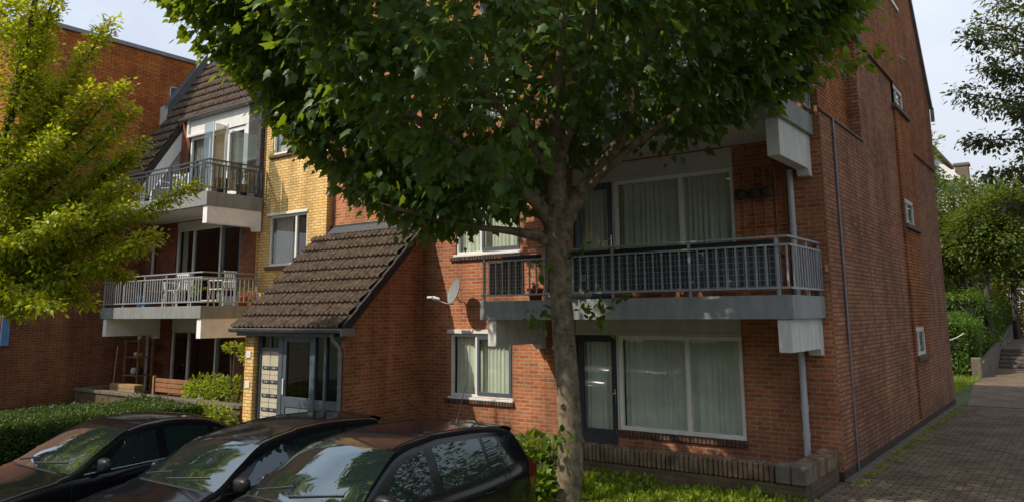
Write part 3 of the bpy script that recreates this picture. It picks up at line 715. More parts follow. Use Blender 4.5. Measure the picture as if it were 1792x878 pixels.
# ================================================================== BUILDING B (yellow, mansard)
B = thing('yellow_apartment_building', (-17.3, 12.15, 0), 'yellow brick apartment block with steep tiled roof and corner balconies left of the porch', 'apartment building')
YB = 12.15; YY = 12.22
m = M(); wall_x(m, YY, -17.3, -14.64, -.4, 11.5, [(-16.87, -15.36, 3.72, 5.0), (-16.87, -15.36, 6.62, 7.9)])
m.poly([(-14.64, YY, -.4), (-14.64, FY, -.4), (-14.64, FY, 11.5), (-14.64, YY, 11.5)]); m.poly([(-17.3, YB, -.4), (-17.3, YB, 5.5), (-17.3, YY, 5.5), (-17.3, YY, -.4)]); m.build('yellow_wall', BR_YEL, B)
window(B, -16.87, -15.36, 3.72, 5.0, YY, (-15.82,), curt=CURTW, curt_range=(-16.8, -16.1), glass=GLASSD, seed=31)
m = M(); m.bbox(-16.97, -15.33, YY - .03, YY + .03, 5.005, 5.07, .004); m.build('window_trim', WHITE, B); m = M(); m.bbox(-16.95, -15.3, YY - .06, YY + .05, 3.62, 3.70, .006); m.build('sill', SILLB, B)
window(B, -16.87, -15.36, 6.62, 7.9, YY, (-15.82,), curt=CURTW, seed=32); m = M(); m.bbox(-16.95, -15.3, YY - .06, YY + .05, 6.52, 6.6, .006); m.build('sill', SILLB, B)
m = M(); wall_x(m, YB, -22.79, -17.3, -.4, 5.5, [(-21.15, -17.98, 0, 2.42), (-21.15, -17.98, 2.72, 5.15)]); m.build('front_wall', BR_BROWN, B)
for fl, (zb, zt) in enumerate([(.0, 2.1), (2.75, 4.95)]):
    window(B, -21.12, -18.93, zb + .10, zt, YB, (-20.28,), fw=.07, fmat=OFFW, curt=None if fl == 0 else CURT, curt_range=(-21.05, -20.8) if fl else None, glass=GLASSD, seed=40 + fl)
    glazed_door(B, -18.90, -17.99, zb, zt, YB, GREYD, curt=None, handle_side=-1, glass=GLASSD, low=.25)
    m = M(); m.box(-21.15, -17.98, YB + .03, YB + .10, zt + .002, zt + .36); m.build('header_panel', CREAM, B)
balcony(B, -22.0, -17.1, 10.55, YB, 2.42, 2.72, 1.95, -21.7, -17.12, pitch=.115)
balcony(B, -22.0, -17.1, 10.55, YB, 5.15, 5.50, 4.72, None, -17.12, railm=RAILD, pitch=.13, frontleft=-21.3)
downpipe(B, -22.2, YB - .08, 2.72, 5.15, .045); downpipe(B, -22.2, YB - .08, 0, 2.4, .045)
# dormer front on the second floor
m = M(); m.poly([(-21.19, YB, 5.5), (-20.74, YB, 5.5), (-20.74, YB, 8.2), (-21.19, YB, 8.2)]); m.build('dormer_pier', BR_BROWN, B)
m = M(); m.poly([(-17.78, YB - .06, 5.5), (-17.22, YB - .06, 5.5), (-17.22, YB - .06, 8.25), (-17.78, YB - .06, 8.25)]); m.poly([(-17.22, YB - .06, 5.5), (-17.22, YY, 5.5), (-17.22, YY, 8.25), (-17.22, YB - .06, 8.25)]); m.build('slate_wall', BR_SLATE, B)
window(B, -20.72, -18.95, 5.75, 7.62, YB, (-19.75,), fw=.07, curt=CURTW, seed=51, glass=GLASSD)
m = M(); m.poly([(-20.72, YB + .02, 5.5), (-17.8, YB + .02, 5.5), (-17.8, YB + .02, 5.74), (-20.72, YB + .02, 5.74)]); m.build('parapet_wall', BR_BROWN, B)
glazed_door(B, -18.90, -18.0, 5.55, 7.62, YB, WHITE, curt=CURTW, handle_side=-1, low=.3, seed=52, glass=GLASSD)
m = M(); m.box(-20.74, -17.78, YB - .005, YB + .10, 7.64, 8.16); m.bbox(-20.80, -18.9, YB - .08, YB - .006, 7.62, 7.70, .01); m.bbox(-20.84, -20.74, YB - .06, YB, 7.7, 8.15, .01)
m.bbox(-18.0, -17.78, YB + .0, YB + .09, 5.5, 7.63, .003); m.build('dormer_panel', WHITE, B)
RZ = lambda y: 6.293 + 1.6127 * (y - 11.054)
tiled_roof('mansard_roof', B, -22.50, -17.22, 12.27, RZ(12.27), 14.2, RZ(14.2), .35, .16)
tiled_roof('mansard_skirt', B, -22.78, -21.22, 10.98, RZ(10.98), 12.27, RZ(12.27), .35, .16)
m = M()
m.poly([(-22.78, 11.0, RZ(11.0) - .06), (-21.22, 11.0, RZ(11.0) - .06), (-21.22, 12.3, RZ(12.3) - .06), (-22.78, 12.3, RZ(12.3) - .06)]); m.poly([(-22.78, 12.25, RZ(12.25) - .05), (-17.22, 12.25, RZ(12.25) - .05), (-17.22, 14.2, RZ(14.2) - .05), (-22.78, 14.2, RZ(14.2) - .05)]); m.build('roof_deck', DKFRAME, B)
def slope_board(x0, x1, ya, yb, h0, h1, name, mat):
    m = M(); v = []
    for y_ in (ya, yb):
        v += [(x0, y_, RZ(y_) - h1), (x1, y_, RZ(y_) - h1), (x1, y_, RZ(y_) - h0), (x0, y_, RZ(y_) - h0)]
    m.add(v, [(0, 1, 2, 3), (4, 7, 6, 5), (0, 4, 5, 1), (1, 5, 6, 2), (2, 6, 7, 3), (3, 7, 4, 0)]); return m.build(name, mat, B)
slope_board(-21.28, -21.17, 10.95, 12.27, -.10, .16, 'verge', TILED)
slope_board(-21.27, -21.18, 10.72, 12.2, .165, .75, 'barge_board', WHITE)
m = M(); m.poly([(-21.2, 11.35, 5.5), (-21.2, YB, 5.5), (-21.2, YB, RZ(12.15) - .8), (-21.2, 11.35, RZ(11.35) - .8)]); m.build('cheek_panel', plain('cheek', (.30, .31, .31), .4, .2, 3), B)
slope_board(-22.79, -22.52, 12.38, 13.65, -.50, .0, 'parapet', plain('lead_grey', (.10, .11, .12), .6, .2, 3))
slope_board(-22.82, -22.50, 12.30, 13.70, -.56, -.505, 'parapet_cap', ZINC)
m = M(); m.box(-22.82, -22.5, 12.28, 12.38, RZ(12.3) - .0, RZ(12.38) + .5); m.build('parapet_end', OFFW, B)
m = M(); P = []
for k in range(9):
    an = math.pi + math.pi * k / 8; P.append([(x, 12.02 + .06 * math.cos(an), 8.2 + .07 * math.sin(an)) for x in (-21.12, -17.15)])
m.grid(P); m.box(-21.12, -17.15, 12.03, 12.28, 8.14, 8.18); m.build('gutter', ZINC, B)
m = M(); m.box(-20.0, -19.3, 13.3, 13.5, RZ(13.35) + .12, RZ(13.35) + .30); m.build('skylight', ZINC, B)
m = M(); m.poly([(-22.79, 14.2, RZ(14.2)), (-14.64, 14.2, RZ(14.2)), (-14.64, 24, RZ(14.2)), (-22.79, 24, RZ(14.2))]); m.poly([(-17.22, 12.2, 8.2), (-17.22, 14.2, 8.2), (-17.22, 14.2, 11.5), (-17.22, 12.22, 11.5)]); m.poly([(-17.22, 12.22, 11.5), (-14.64, 12.22, 11.5), (-14.64, 20, 11.5), (-17.22, 20, 11.5)]); m.build('flat_roof', BR_YEL, B)
# frosted wind screens on the upper balcony corner
t = thing('wind_screen', (-17.2, 10.65, 5.5), 'frosted glass wind screen panels at the corner of the upper balcony', 'wind screen')
m = M(); m.bbox(-17.62, -17.22, 10.70, 10.72, 5.62, 7.28, .003); m.build('panel', FROST, t)
m = M(); m.bbox(-17.20, -17.18, 10.75, 11.05, 5.62, 7.25, .003); m.build('panel', FROST, t); m = M(); m.bbox(-17.19, -17.17, 11.2, 11.95, 5.62, 7.15, .003); m.build('panel', FROST, t)
m = M(); m.bbox(-17.225, -17.20, 10.70, 10.73, 5.5, 7.3, .003); m.bbox(-17.20, -17.17, 11.06, 11.09, 5.5, 7.3, .003); m.build('post', WHITE, t)

# furniture
WPL = plain('white_plastic', (.62, .62, .60), .4, .06, 6)
def chair(loc, rot, label, group=None, mat=None, name='garden_chair'):
    t = thing(name, loc, label, 'chair', group, rot); mt = mat or WPL; ox, oy, oz = loc
    m = M(); m.bbox(ox - .24, ox + .24, oy - .23, oy + .23, oz + .41, oz + .44, .01); m.build('seat', mt, t)
    for sx in (-1, 1):
        for sy in (-1, 1):
            m = M(); m.tube([(ox + sx * .21, oy + sy * .2, oz + .41), (ox + sx * .24, oy + sy * .24, oz)], .018); m.build('leg', mt, t)
    m = M()
    for k in range(6): m.bbox(ox - .21 + k * .075, ox - .175 + k * .075, oy + .215, oy + .235, oz + .46, oz + .82, .004)
    m.bbox(ox - .24, ox + .24, oy + .21, oy + .245, oz + .82, oz + .88, .01); m.build('backrest', mt, t)
    for sx in (-1, 1):
        m = M(); m.tube([(ox + sx * .25, oy + .22, oz + .64), (ox + sx * .26, oy - .2, oz + .64), (ox + sx * .22, oy - .2, oz + .42)], .016); m.build('armrest', mt, t)
def table(loc, label, mat, top=.72, w=.45, d=.35, name='garden_table'):
    t = thing(name, loc, label, 'table'); ox, oy, oz = loc
    m = M(); m.bbox(ox - w, ox + w, oy - d, oy + d, oz + top - .03, oz + top, .008); m.build('tabletop', mat, t)
    for sx in (-1, 1):
        for sy in (-1, 1):
            m = M(); m.tube([(ox + sx * (w - .05), oy + sy * (d - .05), oz + top - .03), (ox + sx * (w - .03), oy + sy * (d - .03), oz)], .02); m.build('leg', mat, t)
chair((-19.3, 11.2, 2.72), .3, 'white plastic garden chair left of the table on the lower yellow block balcony', 'garden chairs on the lower balcony')
chair((-17.7, 11.5, 2.72), -1.3, 'white plastic garden chair at the right end of the lower yellow block balcony', 'garden chairs on the lower balcony')
table((-18.5, 11.2, 2.72), 'white garden table on the lower yellow block balcony', WPL)
chair((-20.6, 11.3, 2.72), 1.0, 'brown wooden chair at the left of the lower yellow block balcony', mat=WOOD, name='wooden_chair')
m = M(); m.bbox(-20.9, -20.45, 10.95, 11.2, 2.72, 3.1, .02); tag(m.build('storage_box', plain('blue_plastic', (.04, .07, .13), .5, .2, 6)), 'dark blue storage box behind the lower balcony railing', 'box')
def pot_plant(loc, label, pm, r=.13, h=.22, n=120, ls=.08, lm=None, spread=.16, name='potted_plant', grp=None):
    t = thing(name, loc, label, 'potted plant', grp); ox, oy, oz = loc
    m = M(); lathe(m, loc, [(0, 0), (r * .75, 0), (r, h), (r * 1.1, h), (r * 1.1, h + .03), (r * .9, h + .03), (r * .85, h), (0, h)]); m.build('pot', pm, t)
    C = np.array((ox, oy, oz + h + spread)) + rv(n, spread * .5); leaves('plant', C, (C - np.array((ox, oy, oz + h - .1))) + rv(n, .05), rv(n, .5) + (0, 0, 1), rng.uniform(.6, 1.1, n) * ls, simple_shape(), lm or GRASSL, t)
pot_plant((-18.0, 10.95, 2.72), 'leafy plant in a pot at the front corner of the lower yellow block balcony', BLACK)
pot_plant((-17.4, 11.9, 2.72), 'low yellow green plant by the wall end of the lower balcony', TERRA, n=80)
pot_plant((-17.45, 11.75, 5.5), 'dried brown plant in a dark pot on the upper balcony beside the slate wall', BLACK, .16, .3, 160, .08, plain('dry_leaf', (.22, .10, .05), .8, .5, 9), .25)
pot_plant((-18.3, 11.0, 5.5), 'small green plant on the upper balcony behind the railing', BLACK, .12, .2)
chair((-20.0, 11.3, 5.5), .4, 'white chair standing on the upper yellow block balcony', name='balcony_chair')
m = M(); m.bbox(-17.95, -17.7, 11.2, 11.5, 5.5, 6.0, .02); tag(m.build('storage_box', BLACK), 'black box standing on the upper balcony', 'box')
# ground floor garden of B
gw = thing('garden_wall', (-22.6, 10.3, 0), 'low dark stone capped garden wall in front of the yellow block terrace', 'garden wall')
m = M(); m.box(-22.6, -15.0, 10.32, 10.52, -.4, .48); m.box(-22.6, -22.4, 10.52, 12.1, -.4, .48); m.box(-15.2, -15.0, 10.52, 12.1, -.4, .48); m.build('wall_body', BR_OLD, gw)
m = M(); x = -22.65
while x < -15.0: m.bbox(x, min(x + .5, -14.97) - .01, 10.28, 10.56, .483, .56, .01, .003); x += .5
y = 10.57
while y < 12.0: m.bbox(-22.66, -22.36, y, y + .49, .483, .56, .01, .003); y += .5
m.build('coping', CONC, gw)
t = thing('garden_bench', (-19.0, 10.95, 0), 'brown wooden garden bench seen from behind in front of the terrace door', 'bench')
M().bbox(-19.8, -18.0, 11.1, 11.5, .42, .46, .008).build('seat', WOOD, t)
m = M(); 
for z in (.55, .67, .79): m.bbox(-19.8, -18.0, 11.02, 11.05, z, z + .105, .006)
m.build('backrest', WOOD, t)
for x in (-19.85, -17.98):
    m = M(); m.bbox(x, x + .07, 10.98, 11.06, 0, .95, .008); m.bbox(x, x + .07, 11.45, 11.52, 0, .62, .008); m.bbox(x, x + .07, 11.06, 11.5, .6, .65, .008); m.build('leg', WOODG, t)
t = thing('shelf_rack', (-21.4, 11.4, 0), 'tall open wooden shelf rack with jars and pots on the yellow block terrace', 'shelf')
for (x, y_) in ((-22.0, 11.3), (-21.3, 11.3), (-22.0, 11.7), (-21.3, 11.7)):
    m = M(); m.bbox(x, x + .04, y_, y_ + .04, 0, 1.85, .004); m.build('post', WOOD, t)
for z in (.4, .85, 1.35, 1.8):
    m = M(); m.bbox(-22.02, -21.24, 11.28, 11.76, z, z + .025, .004); m.build('shelf', WOOD, t)
for i, (x, z, r_, mt, lb_) in enumerate([(-21.8, .875, .09, OFFW, 'pale round pot on the middle shelf of the rack'), (-21.5, .875, .10, DARKROOM, 'dark round pot on the middle shelf of the rack'), (-21.75, 1.375, .06, OFFW, 'small pale jar on the upper shelf of the rack'), (-21.45, 1.375, .05, WOODG, 'brown jar on the upper shelf of the rack'), (-21.6, 1.825, .06, OFFW, 'white cup on the top shelf of the rack')]):
    m = M(); lathe(m, (x, 11.5, z), [(0, 0), (r_ * .7, 0), (r_, r_ * .8), (r_ * .9, r_ * 1.8), (r_ * .5, r_ * 2.1), (0, r_ * 2.1)]); tag(m.build('jar', mt), lb_, 'jar')
t = thing('wooden_planter', (-21.3, 10.9, 0), 'sunlit wooden planter box at the left behind the garden wall', 'planter')
m = M()
for k in range(3): m.bbox(-21.6, -20.3, 10.75, 11.0, .35 + k * .12, .46 + k * .12, .006)
m.build('box', WOODG, t); m = M(); m.tube([(-21.55, 10.8, .3), (-21.5, 10.85, 1.7)], .015); m.build('stake', WOODG, t)
def shrub(name, blobs, label, cat, n, ls, mat, shape=None, stem=None, group=None):
    c0 = blobs[0]; t = thing(name, (c0[0], c0[1], gz(c0[1])), label, cat, group)
    Cs = []; Ts = []
    for (x, y_, z, rx, ry, rz) in blobs:
        d = norm(rv(n)); rr = rng.random((n, 1)) ** .35; P = d * rr * np.array((rx, ry, rz)) + np.array((x, y_, z)); Cs.append(P); Ts.append(d * (1, 1, .6) + rv(n, .35) + (0, 0, .25))
    C = np.concatenate(Cs); T = np.concatenate(Ts)
    leaves('foliage', C, T, rv(len(C), .6) + (0, 0, 1), rng.uniform(.7, 1.25, len(C)) * ls, shape or simple_shape(), mat, t)
    m = M()
    for (x, y_, z, rx, ry, rz) in blobs:
        for k in range(5): m.tube([(c0[0] + random.uniform(-.05, .05), c0[1], gz(c0[1]) - .05), (x + random.uniform(-rx, rx) * .4, y_ + random.uniform(-ry, ry) * .4, z), (x + random.uniform(-rx, rx) * .7, y_ + random.uniform(-ry, ry) * .7, z + rz * .6)], [.014, .01, .004], 5)
    m.build('stem', BARKD, t); return t
shrub('terrace_shrub', [(-17.2, 10.9, .75, .8, .4, .35), (-16.5, 11.0, .7, .7, .4, .4), (-17.7, 11.0, .6, .5, .3, .3)], 'sunlit green shrub behind the garden wall left of the porch', 'shrub', 700, .085, GRASSL, oval_shape())
shrub('climbing_plant', [(-16.2, 10.9, 1.75, .35, .2, .12), (-15.7, 10.95, 1.65, .3, .2, .25), (-15.4, 11.0, 1.2, .2, .2, .3)], 'bright leafy sprig climbing beside the yellow porch pier', 'climbing plant', 130, .08, GRASSL, oval_shape())
shrub('porch_shrub', [(-15.9, 10.0, .35, .7, .25, .25), (-15.2, 10.0, .3, .4, .25, .25)], 'low green plant at the foot of the yellow porch pier', 'shrub', 400, .08, GRASSL, oval_shape())
m = M(); m.tube([(-16.6, 9.9, .2), (-16.2, 9.9, .45), (-15.9, 9.9, .75), (-15.8, 9.85, .95)], [.016, .014, .01, .005], 6); m.tube([(-15.95, 9.9, .68), (-15.75, 9.9, .72)], .006, 5); tag(m.build('dead_branch', OFFW), 'pale bare branch sticking up in front of the garden wall', 'branch')

# ================================================================== BUILDING C
Cb = thing('red_apartment_building', (-22.79, 8.4, 0), 'large flat roofed orange brick block with blank side wall at the far left', 'apartment building')
CX = -22.79
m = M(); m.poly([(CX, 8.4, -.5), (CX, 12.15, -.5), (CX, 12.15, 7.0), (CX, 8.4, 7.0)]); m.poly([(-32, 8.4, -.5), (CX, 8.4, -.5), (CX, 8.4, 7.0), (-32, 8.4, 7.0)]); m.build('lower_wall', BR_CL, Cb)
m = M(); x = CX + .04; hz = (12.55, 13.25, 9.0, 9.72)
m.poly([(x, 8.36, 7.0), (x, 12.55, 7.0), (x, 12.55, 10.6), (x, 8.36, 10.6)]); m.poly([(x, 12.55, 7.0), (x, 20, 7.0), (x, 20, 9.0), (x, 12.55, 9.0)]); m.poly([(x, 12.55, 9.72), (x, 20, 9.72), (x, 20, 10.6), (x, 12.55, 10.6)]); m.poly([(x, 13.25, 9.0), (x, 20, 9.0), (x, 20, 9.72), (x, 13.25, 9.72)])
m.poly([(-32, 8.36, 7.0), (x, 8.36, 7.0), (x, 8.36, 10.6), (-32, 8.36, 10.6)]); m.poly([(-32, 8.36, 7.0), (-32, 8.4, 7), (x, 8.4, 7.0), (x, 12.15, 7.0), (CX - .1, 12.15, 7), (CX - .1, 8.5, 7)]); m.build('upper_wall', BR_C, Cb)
m = M(); m.box(-32, x + .06, 8.28, 8.42, 10.6, 10.72); m.box(x - .1, x + .06, 8.42, 20, 10.6, 10.72); m.box(-32, x - .1, 8.42, 20, 10.62, 10.65); m.build('roof_edge', ZINC, Cb)
m = M(); m.bbox(x - .1, x - .04, 12.55, 13.25, 9.0, 9.06, .003); m.bbox(x - .1, x - .04, 12.55, 13.25, 9.66, 9.72, .003); m.bbox(x - .1, x - .04, 12.55, 12.61, 9.06, 9.66, .003); m.bbox(x - .1, x - .04, 13.19, 13.25, 9.06, 9.66, .003); w = m.build('window', WHITE, Cb)
M().box(x - .08, x - .07, 12.6, 13.2, 9.05, 9.67).build('pane', FROST, w)
m = M(); m.box(CX - .02, CX + .02, 8.38, 12.14, -.3, .16); m.build('plinth', BR_DARK, Cb)
m = M(); m.bbox(-22.78, -22.74, 8.42, 8.62, 1.75, 2.55, .006); m.box(-22.739, -22.737, 8.45, 8.59, 2.35, 2.5); tag(m.build('wall_sign', BLUES), 'blue enamel sign plate at the left edge on the brick wall', 'sign')

# ================================================================== TREES
def branch_tree(name, base, label, cat, limbs, clusters, trunk_r, bark, leafm, shape, per, ls, cr, droop=.5, up=None, twig=.011, center=None, group=None, knots=False, min_r=.008):
    """limbs: list of polylines [(pt,r)...]; clusters: (n,3) leaf cluster centres; twigs grow from the limbs to each cluster"""
    t = thing(name, base, label, cat, group)
    m = M(); nodes = []; nr = []
    for li, L in enumerate(limbs):
        P = [Vector(p) for p, r_ in L]; rr = [r_ for p, r_ in L]
        # catmull-rom refine
        Q = []; q = []
        for i in range(len(P) - 1):
            p0 = P[max(i - 1, 0)]; p1 = P[i]; p2 = P[i + 1]; p3 = P[min(i + 2, len(P) - 1)]
            st_ = 6
            for k in range(st_):
                u = k / st_; a = .5 * ((2 * p1) + (p2 - p0) * u + (2 * p0 - 5 * p1 + 4 * p2 - p3) * u * u + (3 * p1 - p0 - 3 * p2 + p3) * u ** 3)
                jit = min(rr[i], .03) * .45 if li else .004
                Q.append(a + Vector((random.gauss(0, jit), random.gauss(0, jit), 0))); q.append(rr[i] * (1 - u) + rr[i + 1] * u)
        Q.append(P[-1]); q.append(rr[-1])
        if li == 0: m.tube(Q, [v * (1 + .012 * math.sin(i * 1.7)) for i, v in enumerate(q)], 18)
        else: m.tube(Q, q, 9)
        if li > 0 or True:
            for i, p in enumerate(Q):
                if li == 0 and i < len(Q) * .55: continue
                nodes.append(p); nr.append(q[i])
    tb = m.build('trunk', bark, t)
    NP = np.array([tuple(p) for p in nodes]); NR = list(nr)
    ctr = np.array(center if center is not None else NP.mean(0))
    order = np.argsort(np.linalg.norm(clusters - ctr, axis=1))
    tw = M(); NPl = [NP]; NPa = NP.copy(); NRa = np.array(NR)
    for ci in order:
        c = clusters[ci]; d = np.linalg.norm(NPa - c, axis=1) + .25 * np.maximum(0, NPa[:, 2] - c[2]); j = int(np.argmin(d)); p = NPa[j]; r0 = min(NRa[j] * .7, .03)
        dist = np.linalg.norm(c - p)
        if dist < .12: continue
        mid = (p + c) / 2 + rng.normal(0, .06 * dist, 3) + np.array((0, 0, -.05 * dist)); r0 = max(min_r * .8, min(r0, .004 + dist * .012)); r1 = min_r * .35
        tw.tube([p, mid, c], [r0, (r0 + r1) / 2, r1], 4, cap=False)
        NPa = np.vstack([NPa, mid, c]); NRa = np.append(NRa, [(r0 + r1) / 2, r1])
    tw.build('branches', bark, t)
    n = len(clusters) * per; C = np.repeat(clusters, per, axis=0) + rng.normal(0, 1, (n, 3)) * np.array((cr, cr, cr * .6))
    outv = np.repeat(norm(clusters - ctr), per, axis=0)
    T = norm(C - np.repeat(clusters, per, axis=0)) * .8 + outv * .5 + rv(n, .3) + np.array((0, 0, -droop))
    Nn = rv(n, .45) + (0, 0, .8) + outv * .5
    leaves('crown', C, T, Nn, rng.uniform(.45, 1.35, n) * ls, shape, leafm, t, np.clip(np.repeat(rng.random(len(clusters)), per) * .5 + rng.random(n) * .6, 0, 1))
    return t
TX, TYY = -6.05, 9.4
RU = np.array((.8038, .5949)); FU = np.array((-.5949, .8038))
def uz(u, z, d=0): q = np.array((TX, TYY)) + RU * u + FU * d; return (q[0], q[1], z)
# crown profile (u,z) in the vertical plane through the trunk
PROF = [(-5.8, 7.4), (-5.6, 6.75), (-5.0, 6.25), (-4.4, 5.65), (-3.95, 5.05), (-3.35, 4.55), (-2.94, 4.1), (-2.49, 3.86), (-1.86, 3.66), (-1.19, 3.56), (-0.73, 3.56), (-0.47, 4.0), (-0.24, 4.65), (0.26, 4.85), (0.84, 4.82), (1.29, 4.7), (1.83, 4.88), (2.6, 5.2), (3.2, 5.46), (3.75, 5.8), (4.1, 6.4), (4.4, 7.2), (4.6, 8.2), (4.0, 9.6), (2.7, 10.8), (0.39, 11.5), (-2.31, 11.2), (-4.5, 10.2), (-5.7, 8.9)]
def inside(p, poly):
    x, y = p; c = False; n = len(poly)
    for i in range(n):
        x1, y1 = poly[i]; x2, y2 = poly[(i + 1) % n]
        if (y1 > y) != (y2 > y) and x < (x2 - x1) * (y - y1) / (y2 - y1) + x1: c = not c
    return c
CU, CZ = -.6, 6.9
cl = []; tries = 0
while len(cl) < 3300 and tries < 400000:
    tries += 1
    d = random.uniform(-4.6, 3.0); u = random.uniform(-6.2, 5.0); z = random.uniform(3.3, 11.5)
    D = 4.8 if d < 0 else 3.3; s = math.sqrt(max(0, 1 - (d / D) ** 2))
    if s < .2: continue
    uu = CU + (u - CU) / s; zz = CZ + (z - CZ) / s
    if not inside((uu, zz), PROF): continue
    # keep mostly the outer shell
    deep = inside((CU + (uu - CU) * 1.35, CZ + (zz - CZ) * 1.35), PROF)
    if deep and random.random() < (.88 if z < 8 else .93): continue
    x, y_, _ = uz(u, z, d)
    if y_ > 11.6 or (y_ > 10.55 and z < 6.7 and x > -8.9 and random.random() < .97): continue
    if -1.2 < u < 1.3 and z < 5.3 and d < .3 and random.random() < .80: continue
    # small irregular gaps
    if math.sin(u * 2.3 + z * 1.1) * math.sin(z * 2.9 - d * 1.3) * math.sin(d * 2.1 + u) > .24: continue
    cl.append((x, y_, z))
    if z > 8.2 and random.random() < .6: cl.pop()
# sprays that poke out
for (u, z, d) in [(4.6, 6.2, -.2), (4.35, 6.1, -.2), (-4.55, 5.0, -.3), (-4.4, 4.95, -.3), (4.1, 6.0, -.2)]: cl.append(uz(u, z, d))
cl = np.array(cl)
sund = np.array((-1.12, -1.59, 2.0)); sund /= np.linalg.norm(sund)
for tg in [(-5.4, 10.4, 0), (-4.9, 10.35, 0), (-4.4, 10.4, 0), (-3.7, 10.45, 0), (-5.9, 12.4, .4), (-5.2, 12.4, .4), (-6.6, 10.4, 0), (-1.7, 11.5, 0), (-2.4, 11.25, 0), (-1.0, 11.7, 0), (-4.1, 9.9, 0), (-5.6, 9.9, 0)]:
    v = cl - np.array(tg); dd_ = np.linalg.norm(v - (v @ sund)[:, None] * sund, axis=1); cl = cl[dd_ > .42]
limbs = [
    [(uz(0, -.35), .26), (uz(0, -.05), .20), (uz(.06, .6), .172), (uz(.03, 1.5), .160), (uz(-.03, 2.6), .158), (uz(-.06, 3.3), .185), (uz(-.06, 3.75), .215), (uz(-.05, 4.2), .15), (uz(-.07, 5.4), .12), (uz(.1, 7), .08), (uz(0, 9.5), .03)],
    [(uz(.0, 3.65), .13), (uz(.18, 4.05), .125), (uz(.57, 4.55, -.2), .10), (uz(.97, 5.16, -.4), .085), (uz(1.07, 5.82, -.6), .07), (uz(1.49, 6.7, -.9), .055), (uz(1.9, 8.4, -1.2), .03)],
    [(uz(.6, 4.6, -.2), .06), (uz(1.3, 5.0, -.2), .05), (uz(1.87, 5.37, -.3), .042), (uz(2.75, 5.9, -.5), .035), (uz(4.2, 6.6, -.6), .018)],
    [(uz(1.05, 5.7, -.5), .05), (uz(.5, 6.1, -1), .035), (uz(-.1, 6.9, -1.6), .02)],
    [(uz(-.08, 3.6), .13), (uz(-.38, 4.05, -.1), .10), (uz(-.9, 4.45, -.3), .085), (uz(-1.55, 4.85, -.6), .07), (uz(-2.3, 5.25, -1.0), .055), (uz(-3.1, 5.9, -1.5), .04), (uz(-4.5, 6.9, -1.9), .02)],
    [(uz(-.6, 4.25, -.15), .06), (uz(-1.1, 5.0, .2), .05), (uz(-1.75, 6.0, .4), .045), (uz(-2.5, 7.0, .6), .03), (uz(-3.2, 8.4, .7), .015)],
    [(uz(-.06, 3.4), .10), (uz(-.38, 3.56, -.1), .08), (uz(-.8, 3.62, -.3), .055), (uz(-1.4, 3.68, -.5), .035), (uz(-2.4, 3.9, -.9), .02)],
    [(uz(-.06, 4.6), .07), (uz(.2, 5.3, -.9), .055), (uz(.3, 6.2, -2.0), .04), (uz(.1, 7.2, -3.2), .02)],
    [(uz(-.06, 4.4), .07), (uz(-.9, 5.2, -1.2), .05), (uz(-1.9, 6.2, -2.4), .035), (uz(-2.8, 7.4, -3.2), .02)],
    [(uz(.2, 4.1), .06), (uz(1.0, 4.75, -1.0), .045), (uz(2.1, 5.5, -1.9), .03), (uz(3.0, 6.6, -2.4), .018)],
    [(uz(-.07, 5.0), .06), (uz(.9, 6.3, .9), .045), (uz(1.9, 7.8, 1.4), .02)],
]
ft = branch_tree('broadleaf_tree', uz(0, -.3), 'big dark green broadleaf tree with thick forked trunk in front of the red block', 'tree', limbs, cl, .2, TRUNKM, MAPLE, maple_shape(), 17, .145, .155, .75, center=uz(CU, 6.6, -.5))
# knots and burls on the trunk
for (u, z, r_) in [(-.08, 3.42, .065), (.08, 2.0, .04), (.06, 2.75, .04), (-.05, 1.2, .03)]:
    c = Vector(uz(u, z, -.150)); an = Vector((-FU[0], -FU[1], 0))
    m = M(); P = []
    for i, (rr_, h) in enumerate([(1.5, -.03), (1.15, .012), (.8, .022), (.5, .006), (.25, -.012), (0, -.015)]):
        row = []
        for k in range(15):
            a = 2 * math.pi * k / 14; row.append(c + Vector((RU[0], RU[1], 0)) * math.cos(a) * r_ * rr_ * .8 + Vector((0, 0, 1)) * math.sin(a) * r_ * rr_ * 1.15 + an * h)
        P.append(row)
    m.grid(P); m.build('knot', TRUNKM, ft)
# suckers on the trunk
SC = []; 
for (u, z, d, n_, s_) in [(.55, 2.45, -.2, 26, .12), (.3, 2.5, -.2, 10, .08), (-.42, 2.35, -.2, 14, .09), (-.30, 2.5, -.2, 6, .05), (-.18, .75, -.25, 16, .10), (-.3, 3.1, -.2, 6, .05), (.26, 3.35, -.2, 6, .07)]:
    SC.append(np.array(uz(u, z, d)) + rv(n_, s_))
for q_ in SC: leaves('sucker_shoot', q_, rv(len(q_), .7) + (0, 0, -.2), rv(len(q_), .5) + (0, 0, 1), rng.uniform(.10, .17, len(q_)), oval_shape(), HEDGER, ft)
# shrub at the foot of the trunk
shrub('foot_shrub', [(-6.75, 9.55, .25, .45, .35, .45), (-6.4, 9.15, .0, .3, .25, .3), (-7.1, 9.7, .15, .5, .4, .4), (-7.9, 10.1, .2, .7, .35, .28)], 'leafy green shrub growing at the foot of the big trunk', 'shrub', 420, .13, leafmat('shrub_leaf', (.05, .10, .012), (.16, .24, .02), .35), oval_shape())

